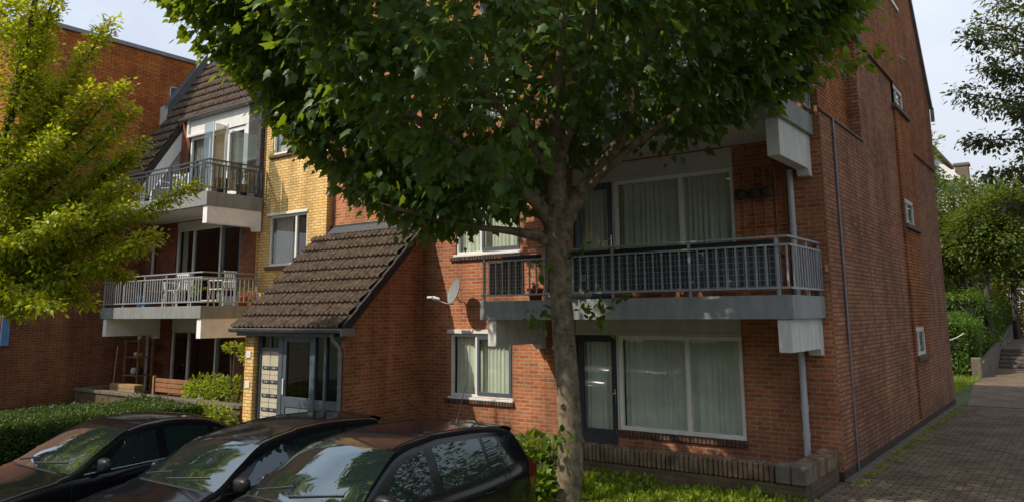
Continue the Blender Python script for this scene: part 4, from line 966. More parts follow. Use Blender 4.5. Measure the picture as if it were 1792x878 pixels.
# left tree: small leaved, sprays reaching right
LX, LY = -15.0, 5.1; RU2 = RU; FU2 = FU
def lz(u, z, d=0): q = np.array((LX, LY)) + RU * u + FU * d; return (q[0], q[1], z)
lc = []; limbs2 = [[(lz(0, -.6), .2), (lz(0, 1), .16), (lz(.05, 3), .13), (lz(.2, 5), .09), (lz(.5, 7.5), .05), (lz(.7, 9.5), .02)]]
sprays = [((.2, 2.7), (3.2, 3.7), -.3), ((.1, 2.9), (1.9, 2.8), .2), ((.2, 3.0), (3.75, 4.75), .2), ((.3, 3.3), (2.8, 5.5), .1), ((.2, 3.4), (2.9, 4.3), -.4), ((.3, 3.8), (2.55, 5.3), .3), ((.3, 3.9), (2.55, 6.1), .1), ((.3, 4.3), (2.45, 6.55), 0), ((.4, 4.6), (2.0, 6.35), -.3), ((.4, 5.2), (1.95, 7.7), .2), ((.5, 6), (1.0, 8.6), 0), ((.2, 3.0), (2.0, 2.6), -.9), ((.1, 3.2), (1.6, 2.7), .9), ((.1, 3.6), (2.4, 4.1), -1.2), ((.1, 3.6), (2.2, 4.8), 1.2), ((.2, 4.4), (1.9, 5.4), -1.0), ((.2, 4.6), (1.6, 5.9), 1.0), ((.1, 2.8), (1.2, 2.5), -.4), ((.2, 3.1), (2.5, 3.2), .5), ((.2, 3.2), (2.7, 4.75), -.2), ((.3, 5.0), (1.3, 6.9), .5), ((.2, 3.5), (2.9, 3.95), .7)]
for (a, b, dd) in sprays:
    b = (b[0] * .93, b[1]); n_ = 6; pl = []
    for i in range(n_):
        tt = i / (n_ - 1); u = a[0] + (b[0] - a[0]) * tt; z = a[1] + (b[1] - a[1]) * tt + .35 * math.sin(tt * math.pi) * (.3 if b[1] < 3.5 else -.3)
        pl.append((lz(u, z, dd * tt), .035 * (1 - tt) + .006))
    limbs2.append(pl)
    L = math.hypot(b[0] - a[0], b[1] - a[1]); k = int(L * 24)
    for i in range(k):
        tt = (i + random.random()) / k; wd = .24 * (1 - tt) + .06
        u = a[0] + (b[0] - a[0]) * tt; z = a[1] + (b[1] - a[1]) * tt + .35 * math.sin(tt * math.pi) * (.3 if b[1] < 3.5 else -.3)
        lc.append(lz(u + random.gauss(0, wd * .3), z + random.gauss(-.02, wd * .42), dd * tt + random.gauss(0, wd * .7)))
for i in range(700):   # dense body, reaching left out of view
    an = random.uniform(0, 6.28); rr_ = random.random() ** .5; z = random.uniform(2.6, 8.2); Rm = 1.3 * math.sqrt(max(.05, 1 - ((z - 4.4) / 4.2) ** 2)); Rl = 2.6 if math.cos(an) < 0 else Rm * .85
    lc.append(lz(rr_ * Rl * math.cos(an), z, rr_ * Rm * math.sin(an)))
branch_tree('yellow_green_tree', lz(0, -.42), 'bright yellow green small leaved tree with feathery sprays at the left edge', 'tree', limbs2, np.array(lc), .16, BARKD, LIME, oval_shape(), 30, .085, .09, .1, center=lz(0, 4.5), min_r=.006)

# generic crown made of blobs
def blob_tree(name, base, label, blobs, ncl, per, ls, cr, mat, bark=BARKD, trunk=.15, h=None, group=None, cat='tree', shape=None, lean=0):
    cs = []; w = np.array([b[3] * b[4] * b[5] for b in blobs]); w = w / w.sum()
    for b, q in zip(blobs, w):
        k = max(4, int(ncl * q)); d = norm(rv(k)); rr_ = rng.random((k, 1)) ** .4; cs.append(np.array(b[:3]) + d * rr_ * np.array(b[3:]))
    cs = np.concatenate(cs); top = blobs[0]
    L = [[(base, trunk * 1.2), ((base[0] + .05, base[1], base[2] + (top[2] - base[2]) * .5), trunk), ((top[0], top[1], top[2]), trunk * .6), ((top[0], top[1], top[2] + top[5] * .6), trunk * .2)]]
    for b in blobs[1:]: L.append([((base[0], base[1], base[2] + (b[2] - base[2]) * .6), trunk * .5), (((base[0] + b[0]) / 2, (base[1] + b[1]) / 2, b[2] - b[5] * .4), trunk * .35), (b[:3], trunk * .15)])
    return branch_tree(name, base, label, cat, L, cs, trunk, bark, mat, shape or simple_shape(), per, ls, cr, .15, center=(base[0], base[1], top[2]), min_r=.015, group=group)
# right edge tree (leaves against the sky)
lc = []; bx, by = .75, 25.4; L = [[((bx, by, 0), .22), ((bx, by, 5), .18), ((bx, by, 9), .12), ((bx, by, 13), .04)]]
for (u, z, d) in [(-3.45, 6.9, 0), (-3.75, 8.4, .5), (-3.75, 9.6, -.4), (-3.1, 10.2, 0), (-2.6, 11, .3), (-2.9, 6.1, .4), (-2.6, 7.6, -.6), (-2.4, 9.0, .4), (-1.8, 12, 0), (-3.0, 8.9, .1), (-2.7, 5.2, 0), (-1.6, 6.4, -1.8), (-1.6, 8.5, 1.8), (2.5, 8, 0), (2, 10, 1), (1.5, 6.5, -1)]:
    a = np.array((bx, by, z - 1.2 if z < 8 else z - 2)); q = np.array((bx, by)) + RU * u + FU * d; b_ = np.array((q[0], q[1], z)); mid = (a + b_) / 2 + np.array((0, 0, .5))
    L.append([(tuple(a), .05), (tuple(mid), .03), (tuple(b_), .008)])
    for i in range(46):
        tt = (random.random()) ** .8; p = a * (1 - tt) ** 2 + 2 * mid * tt * (1 - tt) + b_ * tt * tt; wd = .10 + .42 * (1 - tt)
        lc.append(p + rng.normal(0, 1, 3) * np.array((wd, wd, wd * .6)))
branch_tree('overhanging_tree', (bx, by, 0), 'tree with loose dark sprays hanging against the sky at the right edge', 'tree', L, np.array(lc), .2, BARKD, DARKL, oval_shape(), 20, .13, .15, .35, center=(bx, by, 8), min_r=.012)
bg = [((-4.9, 43.5, 0), [(-4.9, 43.5, 6.6, 2.2, 2, 2.4), (-6.2, 43, 5.4, 1.5, 1.4, 1.5)], 'yellowish bushy tree behind the hedge, nearest the red block corner', FARL, 330),
      ((-3.75, 41.0, 0), [(-3.5, 41, 5.9, 1.6, 1.6, 1.7), (-2.6, 41.5, 7.0, 1.2, 1.2, 1.3)], 'sunlit bushy tree above the middle of the hedge', FARL, 300),
      ((-3.3, 50, .9), [(-3.2, 50, 7.0, 2.4, 2, 3.2), (-1.8, 51, 5.2, 1.6, 1.5, 1.6)], 'taller tree behind the steps at the end of the path', FARL, 330),
      ((-.6, 46, 0.8), [(-.6, 46, 7.4, 2.3, 2.2, 3.0), (.6, 45.5, 5.4, 1.8, 1.5, 1.6)], 'dark tree at the right edge beyond the steps', DARKL, 340),
      ((-8.6, 47, 0), [(-8.6, 47, 6.8, 2.6, 2.3, 3), (-7, 47, 5, 2, 2, 1.8)], 'tree behind the red block partly hidden by its corner', FARL, 300),
      ((-5.6, 33.5, 0), [(-5.75, 33.5, 8.6, 1.5, 1.5, 1.6), (-4.9, 33.6, 7.6, .9, .9, .7), (-6.2, 33.5, 10, 1.0, 1, 1.1)], 'light green tree top poking out from behind the red side wall', leafmat('tree_top_leaf', (.05, .09, .01), (.16, .22, .02), .4), 130),
      ((-2.2, 62, 1.2), [(-2.2, 62, 7.5, 3.5, 2.5, 4), (1.5, 63, 6, 3, 2.5, 3)], 'far tree at the end of the street', DARKL, 260),
      ((-6.2, 64, 1.2), [(-6.2, 64, 6.0, 3.5, 2.5, 3.6)], 'far round tree left of the street end', FARL, 240)]
for (bs, bl, lab, mt, n_) in bg: blob_tree('background_tree', bs, lab, bl, n_ * 3, 16, .18, .24, mt, trunk=.13, group='trees beyond the path')
shrub('golden_shrub', [(-3.2, 52.5, 3.4, 1.3, 1.2, 1.9), (-2.7, 52, 2.4, 1.0, 1, 1.3)], 'golden yellow shrub at the top of the steps', 'shrub', 1800, .16, leafmat('golden_leaf', (.12, .13, .01), (.34, .32, .02), .4))

for i_, (x_, y_) in enumerate([(6.5, 19), (9.5, 26), (9.0, 12), (14, 19), (4.5, 27)]):
    blob_tree('roadside_tree', (x_, y_, 0), 'roadside tree right of the path, outside the picture', [(x_, y_, 8.0, 2.6, 2.6, 3.4), (x_ - 1.2, y_ + .6, 4.8, 1.7, 1.8, 1.6), (x_ + 1.3, y_ - .6, 5.6, 1.8, 1.6, 1.8)], 520, 12, .20, .28, FARL, trunk=.16, group='roadside trees right of the path')
# hedges
def hedge(name, x0, x1, y0, y1, z0, z1, label, n, ls, mat, lump=.12, shape=None, rough=.06, kind=None):
    t = thing(name, ((x0 + x1) / 2, y0, z0), label, 'hedge')
    m = M(); m.box(x0 + .15, x1 - .15, y0 + .15, y1 - .15, z0 - .1, z1 - .16); m.build('dark_core', plain('hedge_core', (.012, .016, .006), 1, .3, 5), t)  # solid near-black box, paints the shaded depth behind the leaves
    # surface samples: top, +x side, -y side, -x, +y
    W, D, H_ = x1 - x0, y1 - y0, z1 - z0; ar = np.array([W * D, D * H_, W * H_, D * H_ * .3, W * H_ * .3]); k = rng.choice(5, n, p=ar / ar.sum()); a = rng.random(n); b = rng.random(n)
    P = np.zeros((n, 3)); Nn = np.zeros((n, 3))
    for f in range(5):
        q = k == f
        if f == 0: P[q] = np.c_[x0 + a[q] * W, y0 + b[q] * D, np.full(q.sum(), z1)]; Nn[q] = (0, 0, 1)
        if f == 1: P[q] = np.c_[np.full(q.sum(), x1), y0 + a[q] * D, z0 + b[q] * H_]; Nn[q] = (1, 0, .2)
        if f == 2: P[q] = np.c_[x0 + a[q] * W, np.full(q.sum(), y0), z0 + b[q] * H_]; Nn[q] = (0, -1, .2)
        if f == 3: P[q] = np.c_[np.full(q.sum(), x0), y0 + a[q] * D, z0 + b[q] * H_]; Nn[q] = (-1, 0, .2)
        if f == 4: P[q] = np.c_[x0 + a[q] * W, np.full(q.sum(), y1), z0 + b[q] * H_]; Nn[q] = (0, 1, .2)
    wob = lump * (np.sin(P[:, 0] * 2.1 + P[:, 1] * 1.3) + np.sin(P[:, 1] * 3.3 - P[:, 0] * 1.7 + P[:, 2] * 2) + .5 * np.sin(P[:, 0] * 6 + P[:, 2] * 5)) * .5
    P = P + norm(Nn) * (wob + rng.normal(-.04, rough, n))[:, None]
    leaves('foliage', P, Nn * .5 + rv(n, .7) + (0, 0, .35), Nn + rv(n, .5), rng.uniform(.6, 1.2, n) * ls, shape or simple_shape(), mat, t); return t
hedge('hedge', -18.2, -15.7, 4.6, 9.9, -.42, .56, 'clipped green hedge beside the parked cars at the left', 60000, .056, HEDGEL, .05, oval_shape(), .035)
hedge('laurel_hedge', -7.5, -3.95, 34.6, 39.5, 0, 2.0, 'lower front part of the lush hedge left of the path', 22000, .12, HEDGER, .24, oval_shape(), .12)
hedge('tall_hedge', -8.5, -3.85, 39.6, 52, 0, 3.1, 'taller rear part of the hedge running up beside the steps', 30000, .12, HEDGER, .28, oval_shape(), .14)
t = thing('retaining_wall', (-3.6, 34.3, 0), 'low concrete retaining wall with end post beside the path steps', 'wall')
m = M(); m.bbox(-3.80, -3.46, 34.0, 34.4, -.1, .72, .03, .004); m.build('end_post', CONC, t)
m = M(); m.add([(-3.62, 34.4, -.1), (-3.46, 34.4, -.1), (-3.46, 34.4, .5), (-3.62, 34.4, .5), (-3.62, 52, -.1), (-3.46, 52, -.1), (-3.46, 52, 1.9), (-3.62, 52, 1.9)], [(0, 1, 2, 3), (4, 7, 6, 5), (0, 4, 5, 1), (1, 5, 6, 2), (2, 6, 7, 3), (3, 7, 4, 0)]); m.build('wall_body', CONC, t)
m = M(); m.tube([(-5.2, 33.0, 1.05), (-4.2, 34.0, 1.45), (-3.95, 34.2, 1.62)], .02); tag(m.build('barrier_rod', OFFW), 'thin pale rod slanting in front of the laurel hedge', 'rod')
# fence behind the hedge, under the trees
hedge('wild_hedge', -16, -3.9, 53, 57, 1, 6.6, 'dark wild hedge closing the view behind the tree trunks', 9000, .24, DARKL, .4, oval_shape(), .25)
# scooter glimpsed at the end of the path
t = thing('parked_scooter', (-2.6, 56.5, 1.15), 'small white scooter parked at the far end of the path', 'scooter')
m = M(); m.ell((-2.9, 56.5, 1.75), (.35, .2, .28)); m.ell((-2.1, 56.5, 1.75), (.22, .18, .35)); m.bbox(-2.9, -2.1, 56.35, 56.65, 1.45, 1.6, .05); m.build('body', plain('white_fairing', (.6, .52, .55), .35, .1, 4, coat=.5), t)
for x in (-3.05, -1.95):
    m = M(); m.tube([(x, 56.44, 1.40), (x, 56.56, 1.40)], .25, 18); m.build('wheel', RUBBER, t)
m = M(); m.bbox(-3.1, -2.5, 56.35, 56.65, 2.0, 2.1, .04); m.build('seat', BLACK, t)
m = M(); m.tube([(-2.0, 56.5, 1.8), (-2.1, 56.5, 2.25)], .04); m.tube([(-2.1, 56.2, 2.28), (-2.1, 56.8, 2.28)], .025); m.build('handlebar', BLACK, t)
# white house in the distance
H = thing('distant_house', (-8.5, 68, 1), 'pale grey apartment house with angular bays and chimney above the far trees', 'house')
m = M(); m.box(-17, -8.6, 66, 76, 1, 14.6); m.build('wall', plain('render_grey', (.42, .42, .43), .8, .08, 1), H)
m = M(); m.add([(-8.6, 66, 15.0), (-17, 66, 16.5), (-17, 76, 16.5), (-8.6, 76, 15.0)], [(0, 1, 2, 3)]); m.box(-17, -8.3, 65.7, 76, 14.6, 14.85); m.build('roof', plain('brown_eave', (.16, .09, .06), .8, .2, 2), H)
m = M(); m.add([(-8.6, 66.5, 11.2), (-5.6, 66.5, 11.2), (-8.6, 66.5, 14.2), (-8.6, 72, 11.2), (-5.6, 72, 11.2), (-8.6, 72, 14.2)], [(0, 1, 2), (3, 5, 4), (1, 4, 5, 2)]); m.box(-8.6, -5.6, 66.5, 72, 5, 11.2); m.build('bay', plain('render_pale', (.62, .60, .58), .8, .06, 1), H)
m = M(); m.box(-8.0, -6.6, 66.42, 66.48, 11.3, 12.3); m.box(-10.2, -9.0, 65.92, 65.98, 9.6, 11.2); m.build('window', plain('dull_glass', (.10, .14, .16), .1, .2, 1), H)
m = M(); m.box(-7.6, -6.7, 70, 71, 11.5, 13.9); m.box(-7.7, -6.6, 69.9, 71.1, 13.9, 14.1); m.build('chimney', plain('chimney_brick', (.13, .10, .07), .9, .2, 2), H)

# ground cover
def cover(name, n, x0, x1, y0, y1, label, mat, ls, zoff=.02, tall=.12, shape=None, cat='ground cover'):
    x = rng.uniform(x0, x1, n); y_ = rng.uniform(y0, y1, n); cl_ = (np.sin(x * 3.1 + 1) * np.sin(y_ * 4.3) + np.sin(x * 7.7) * .5 + 1.6) / 3.1
    z = np.array([gz(v) for v in y_]) + zoff + rng.random(n) * tall * (.35 + cl_)
    o = leaves(name, np.c_[x, y_, z], rv(n, .6) + (0, 0, .8), rv(n, 1), rng.uniform(.5, 1.3, n) * ls, shape or simple_shape(), mat, None); tag(o, label, cat, kind='stuff'); return o
cover('ground_cover', 26000, -9.5, -3.0, 8.6, 10.72, 'low sunlit weeds and grass in front of the terrace wall', GRASSL, .08, .0, .19)
bl_ = np.array([(0, 0, 0), (.05, .3, 0), (0, 1, -.2), (-.05, .3, 0)]), np.array([(0, 1, 2), (0, 2, 3)])
cover('grass', 9000, -9.3, -3.0, 8.7, 10.7, 'thin grass blades among the weeds by the terrace wall', GRASSL, .17, .0, .10, bl_, 'grass')
cover('grass', 2600, -4.8, -3.45, 25.6, 33.0, 'shaded grass strip behind the red block beside the path', GRASSL, .20, .0, .06, bl_, 'grass')
x = np.abs(rng.normal(0, .12, 1500)) - .08; yq = rng.uniform(12.4, 24, 1500); yq = np.floor(yq * 1.3) / 1.3 + rng.normal(0, .13, 1500)
tag(leaves('moss_tufts', np.c_[-2.93 + x, yq, np.full(1500, .012)], rv(1500, .7) + (0, 0, .5), rv(1500) + (0, 0, 1), rng.uniform(.02, .05, 1500), simple_shape(), GRASSL, None), 'small weeds along the kerb of the side wall', 'weeds', kind='stuff')
cover('hedge_sprouts', 260, -18, -15.8, 5.0, 9.5, 'sprouts sticking out of the clipped hedge top', HEDGEL, .08, 0, .1, oval_shape(), 'sprouts')
o = bpy.data.objects['hedge_sprouts']; o.location.z = .93
n = 2600; tag(leaves('fallen_leaves', np.c_[rng.uniform(-3, 3, n), rng.uniform(10.8, 30, n), np.full(n, .012)], rv(n) * (1, 1, .05), rv(n, .1) + (0, 0, 1), rng.uniform(.03, .07, n), simple_shape(), plain('litter', (.10, .07, .03), .9, .5, 9), None), 'scattered leaf litter on the paved path', 'leaf litter', kind='stuff')

# ================================================================== CARS
def lerp_profile(P):
    xs_ = [p[0] for p in P]; zs_ = [p[1] for p in P]
    # monotone-ish cubic through points
    n_ = len(P); d = [(zs_[i + 1] - zs_[i]) / (xs_[i + 1] - xs_[i]) for i in range(n_ - 1)]
    mm = [d[0]] + [0 if d[i - 1] * d[i] <= 0 else 2 * d[i - 1] * d[i] / (d[i - 1] + d[i]) for i in range(1, n_ - 1)] + [d[-1]]
    def f(x_):
        x_ = min(max(x_, xs_[0]), xs_[-1]); i = 0
        while i < n_ - 2 and x_ > xs_[i + 1]: i += 1
        h = xs_[i + 1] - xs_[i]; t = (x_ - xs_[i]) / h
        return (2 * t ** 3 - 3 * t ** 2 + 1) * zs_[i] + (t ** 3 - 2 * t ** 2 + t) * h * mm[i] + (-2 * t ** 3 + 3 * t ** 2) * zs_[i + 1] + (t ** 3 - t ** 2) * h * mm[i + 1]
    return f
def car(cx, y0, gz0, label, spec, name='parked_car'):
    t = thing(name, (cx, y0, gz0), label, 'car', 'black cars parked side by side'); t.scale = spec.get('scale', (1, 1, 1))
    Zc = lerp_profile(spec['top']); L = spec['L']; belt = lerp_profile(spec['belt']); HW = spec['hw']
    def Wd(s):
        w = HW
        if s < .9: w *= 1 - .16 * ((.9 - s) / .9) ** 2.2
        if s > L - .7: w *= 1 - .12 * ((s - L + .7) / .7) ** 2.2
        return w
    def side(s, z):
        zb = belt(s); W = Wd(s)
        if z <= zb:
            a = (z - .62) / .36; w = W * (1 - .035 * a * a if a < 0 else 1 - .012 * a * a)
            sh = max(0, (z - (zb - .09)) / .09); w -= .022 * sh * sh
            if spec.get('crease') and .0 < z - (zb - .24) < .12: w += .006 * math.sin((z - zb + .24) / .12 * math.pi)
            return w
        hgt = z - zb; return W - .034 - hgt * spec['tumble'] - .10 * hgt * hgt
    def ztop(s, x):
        k = spec['plan']; q = s - k * x * x if s < L * .6 else s + k * .8 * x * x
        return Zc(q) - (.055 if s > spec['ws'][0] else .075) * x * x
    def section(s):
        pts = []; x_ = 0.0; n_ = 26
        # find meeting
        zt = None; step = .02; xi = 0
        while xi < 1.0:
            z = ztop(s, xi)
            if xi > side(s, z): break
            xi += .005
        zi = ztop(s, xi)
        for i in range(n_): a = xi * i / n_; pts.append((a, ztop(s, a)))
        pts.append((xi, zi)); zl = .24
        for i in range(1, 31): z = zi + (zl - zi) * i / 30; pts.append((side(s, z), z))
        for _ in range(3):
            q = pts[:]; 
            for i in range(1, len(pts) - 1): q[i] = ((pts[i - 1][0] + 2 * pts[i][0] + pts[i + 1][0]) / 4, (pts[i - 1][1] + 2 * pts[i][1] + pts[i + 1][1]) / 4)
            pts = q
        return pts
    S = []; s = 0
    while s <= L + 1e-6:
        S.append(s); s += .02 if (s < .15 or s > L - .5) else .045
    S.append(L)
    P = []
    for s in S:
        sec = section(s); row = [(-a, s, z) for a, z in reversed(sec[1:])] + [(a, s, z) for a, z in sec]; P.append([(cx + a, y0 + b_, gz0 + c_) for a, b_, c_ in row])
    m = M(); m.grid(P, True)
    m.poly(P[0][::-1]); m.poly(P[-1]); body = m.build('body', PAINT, t)
    def W2(p): return (cx + p[0], y0 + p[1], gz0 + p[2])
    # windscreen & rear window
    def topglass(sa, sb, inset, nm, off=.005, nx=24, ny=14):
        P = []
        for j in range(ny + 1):
            s = sa + (sb - sa) * j / ny; row = []
            w = None; xx = 0
            z0_ = ztop(s, .5); w = side(s, z0_) - inset
            for i in range(nx + 1):
                x_ = -w + 2 * w * i / nx
                k = spec['plan']; sq = s + (k * x_ * x_ if s < L * .6 else -k * .8 * x_ * x_)
                z = Zc(s) - .06 * x_ * x_ + off; row.append(W2((x_, sq, z + .001)))
            P.append(row)
        m = M(); m.grid(P, True); return m.build(nm, CARWS if nm == 'windscreen' else CARGL, body)
    a, b_ = spec['ws']; topglass(a, b_, .012, 'windscreen')
    a, b_ = spec['rw']; topglass(a, b_, .05, 'rear_window', .006)
    # side windows
    for sgn in (-1, 1):
        for (sa, sb, skew0, skew1) in spec['sidewin']:
            P = []; nn = 22; nz = 8
            for i in range(nn + 1):
                tt = i / nn; row = []
                for j in range(nz + 1):
                    v = j / nz
                    s = (sa + skew0 * v) * (1 - tt) + (sb + skew1 * v) * tt
                    zlo = belt(s) + .025; sp = s if s > spec['ws'][1] else s
                    zhi = min(Zc(sp - .16 if sp < 2.2 else sp + .05) - .115, Zc(sp) - .115)
                    if zhi < zlo + .004: zhi = zlo + .004
                    z = zlo + (zhi - zlo) * v
                    row.append(W2((sgn * (side(s, z) + .004), s, z)))
                P.append(row)
            m = M(); m.grid(P, True, flip=sgn < 0); m.build('side_window', CARGL, body)
        # belt and window trims
        m = M(); pts = [W2((sgn * (side(s, belt(s) + .012) + .006), s, belt(s) + .012)) for s in [spec['sidewin'][0][0] - .05 + k * (spec['sidewin'][-1][1] - spec['sidewin'][0][0] + .08) / 24 for k in range(25)]]
        m.tube(pts, .011 if spec.get('chrome') else .008, 6); m.build('belt_trim', CHROME if spec.get('chrome') else TRIM, body)
        m = M(); 
        for s0 in spec['doors']:
            pts = []
            for k in range(12):
                z = .3 + (belt(s0) - .3) * k / 11; pts.append(W2((sgn * (side(s0, z) + .0005), s0 + .10 * (1 - k / 11) * (1 if s0 > 3 else 0), z)))
            m.tube(pts, .004, 4)
        pts = [W2((sgn * (side(s, z) + .001), s, z)) for s, z in spec['dline']]; m.tube(pts, .004, 4)
        m.build('door_seam', TRIM, body)
        m = M()
        for s0 in spec['handles']: 
            z = belt(s0) - .15; xs_ = side(s0, z); pts = [W2((sgn * (xs_ + (.002 if k in (0, 4) else .03)), s0 - .1 + k * .05, z + .004 * k)) for k in range(5)]; m.tube(pts, .011, 8)
        m.build('door_handle', PAINT, body)
        # mirror
        ms = spec['mirror']; z = belt(ms) + .07; xm = side(ms, z)
        m = M(); P = []
        for i in range(11):
            th = math.pi * i / 10; row = []
            for k in range(17):
                ph = 2 * math.pi * k / 16; cxk, syk = math.cos(ph), math.sin(ph)
                ex = lambda v, p: math.copysign(abs(v) ** p, v)
                yy = .075 * math.cos(th) if math.cos(th) < 0 else .03 * math.cos(th)
                row.append(W2((sgn * (xm + (.135 if sgn > 0 else .03) + (.125 if sgn > 0 else .045) * ex(cxk, .62) * math.sin(th) ** .5), ms + yy, z + .03 + .085 * ex(syk, .62) * math.sin(th) ** .5)))
            P.append(row)
        m.grid(P, True); m.tube([W2((sgn * (xm - .02), ms + .01, z - .05)), W2((sgn * (xm + .06), ms, z - .03))], .022, 8); m.build('wing_mirror', MIRR, t)
    # roof gutters / seams, wipers, cowl
    for sgn in (-1, 1):
        m = M(); pts = []
        for k in range(20):
            s = spec['ws'][1] + .05 + (spec['roof_end'] - spec['ws'][1]) * k / 19; z = ztop(s, .5); w = side(s, z) - .075; pts.append(W2((sgn * w, s, ztop(s, w) + .002)))
        m.tube(pts, .006, 5); m.build('roof_seam', TRIM, body)
    sa = spec['ws'][0]
    for x_a, x_b in ((-.62, -.08), (-.02, .55)):
        m = M(); pts = []
        for k in range(7):
            x_ = x_a + (x_b - x_a) * k / 6; s = sa + .06 + .10 * k / 6 + spec['plan'] * x_ * x_; pts.append(W2((x_, s, Zc(s - spec['plan'] * x_ * x_) - .06 * x_ * x_ + .016)))
        m.tube(pts, .009, 5); m.build('wiper', BLACK, body)
    m = M(); P = []
    for j in range(3):
        s = sa - .03 + .022 * j; P.append([W2((-.66 + 1.32 * i / 20, s + spec['plan'] * (-.66 + 1.32 * i / 20) ** 2, Zc(s) - .07 * (-.66 + 1.32 * i / 20) ** 2 + .006)) for i in range(21)])
    m.grid(P); m.build('cowl', BLACK, body)
    # tail lamps
    for sgn in (-1, 1):
        P = []
        for i in range(9):
            row = []
            for j in range(7):
                z = spec['tail'][0] + (spec['tail'][1] - spec['tail'][0]) * i / 8; s = L - spec['tail'][2] * (1 - .25 * j / 6) * (1 - .5 * abs(i / 8 - .6)) * (1 - j / 6) - .10 + .0 * j
                s = min(s, L - .02); row.append(W2((sgn * (side(s, z) + .006), s, z)))
            P.append(row)
        m = M(); m.grid(P, True); m.build('tail_lamp', TAILR, t)
        m = M(); m.ell(W2((sgn * HW * .72, .10, .62)), (.16, .12, .08)); m.build('headlight', GLASSD if False else CHROME, t)
    for s0 in spec['wheels']:
        for sgn in (-1, 1):
            x0_ = sgn * (HW - .20); x1_ = sgn * (HW + .004); ring = []
            m = M(); 
            for (xx, r_) in ((x0_, .0), (x0_, .30), (x1_ - sgn * .02, .31), (x1_, .29), (x1_, .20), (x1_ - sgn * .03, .20)): ring.append([W2((xx, s0 + r_ * math.cos(2 * math.pi * k / 28), .31 + r_ * math.sin(2 * math.pi * k / 28))) for k in range(29)])
            m.grid(ring); wh = m.build('wheel', RUBBER, t)
            m = M(); 
            for k in range(7):
                an = 2 * math.pi * k / 7; m.tube([W2((x1_ - sgn * .012, s0, .31)), W2((x1_ - sgn * .012, s0 + .2 * math.cos(an), .31 + .2 * math.sin(an)))], [.03, .022], 6)
            m.tube([W2((x1_ - sgn * .03, s0, .31)), W2((x1_ - sgn * .0, s0, .31))], .05, 12); m.build('rim', ALU, wh)
            m = M(); P = []
            for k in range(17):
                an = math.pi * k / 16; P.append([W2((sgn * (HW * (.985) + .004), s0 + r_ * math.cos(an), .30 + r_ * math.sin(an))) for r_ in (.30, .36)])
            m.grid(P); m.build('wheel_arch', TRIM, body)
    if spec.get('spoiler'):
        s = spec['roof_end']; m = M(); P = []
        for j, (ds, dz) in enumerate(((-.12, .004), (.0, .012), (.10, .005), (.15, -.02), (.12, -.045), (.02, -.05))):
            P.append([W2((x_, s + ds - .10 * x_ * x_, Zc(s - .1) - .055 * x_ * x_ + dz - .02 * (ds > 0))) for x_ in [-.56 + 1.12 * i / 18 for i in range(19)]])
        m.grid(P); m.build('spoiler', PAINT, body)
    if spec.get('antenna'):
        s = spec['antenna']; m = M(); m.tube([W2((0, s, Zc(s))), W2((0.0, s + .16, Zc(s) + .42))], [.006, .003], 6); m.tube([W2((0, s, Zc(s) - .005)), W2((0, s + .02, Zc(s) + .03))], .014, 8); m.build('antenna', BLACK, body)
    return t
hatch = dict(L=4.05, hw=.86, plan=.22, tumble=.43, top=[(0, .50), (.05, .66), (.25, .78), (.7, .90), (1.12, .985), (1.45, 1.185), (1.86, 1.40), (2.15, 1.455), (2.6, 1.485), (3.1, 1.475), (3.55, 1.43), (3.72, 1.39), (3.88, 1.16), (3.96, 1.0), (4.02, .80), (4.05, .45)],
             belt=[(0, .62), (1.0, .88), (2.0, .925), (3.0, .97), (3.6, 1.03), (4.05, 1.06)], ws=(1.13, 1.85), rw=(3.77, 3.92), roof_end=3.66, sidewin=[(1.42, 2.26, .42, -.0), (2.38, 3.08, .0, .0), (3.13, 3.52, .0, -.20)], doors=(1.25, 2.32, 3.3), dline=[(1.3, .5), (2.3, .55), (3.3, .6)], handles=(2.12, 3.05),
             mirror=1.52, tail=(.72, 1.02, .22), wheels=(.72, 3.28), spoiler=True, antenna=3.45, crease=True, scale=(1.03, 1.10, 1.03))
hatch2 = dict(hatch); hatch2.update(L=4.15, top=[(0, .50), (.05, .66), (.25, .78), (.7, .90), (1.10, .98), (1.45, 1.165), (1.86, 1.37), (2.15, 1.435), (2.6, 1.49), (3.1, 1.515), (3.65, 1.50), (3.82, 1.47), (3.98, 1.16), (4.06, 1.0), (4.12, .80), (4.15, .45)], rw=(3.87, 4.02), roof_end=3.78, antenna=None, scale=(1.02, 1.04, 1.0), sidewin=[(1.42, 2.26, .42, 0), (2.38, 3.12, 0, 0), (3.18, 3.55, 0, -.18)])
sedan = dict(L=4.55, hw=.88, plan=.2, tumble=.46, top=[(0, .48), (.06, .62), (.3, .74), (.8, .86), (1.35, .955), (1.7, 1.13), (2.2, 1.36), (2.5, 1.415), (2.95, 1.435), (3.4, 1.40), (3.7, 1.31), (4.05, 1.10), (4.2, 1.05), (4.45, 1.02), (4.52, .85), (4.55, .45)],
             belt=[(0, .60), (1.2, .86), (2.2, .91), (3.2, .95), (4.0, .98), (4.55, .98)], ws=(1.36, 2.2), rw=(3.62, 4.0), roof_end=3.5, sidewin=[(1.7, 2.62, .45, 0), (2.74, 3.42, 0, -.05), (3.46, 3.75, 0, -.22)], doors=(1.5, 2.68, 3.55), dline=[(1.5, .5), (2.6, .53), (3.6, .56)], handles=(2.48, 3.4),
             mirror=1.85, tail=(.72, .95, .3), wheels=(.85, 3.6), chrome=True, mirrorm=True)
car(-6.44, 3.72, -.34, 'black hatchback nearest the camera with roof antenna and red tail lamp beside the shrubs', hatch)
car(-8.74, 3.86, -.41, 'black hatchback in the middle of the three parked cars', hatch2)
car(-10.95, 3.15, -.345, 'black saloon with chrome window line, leftmost of the three parked cars', sedan)

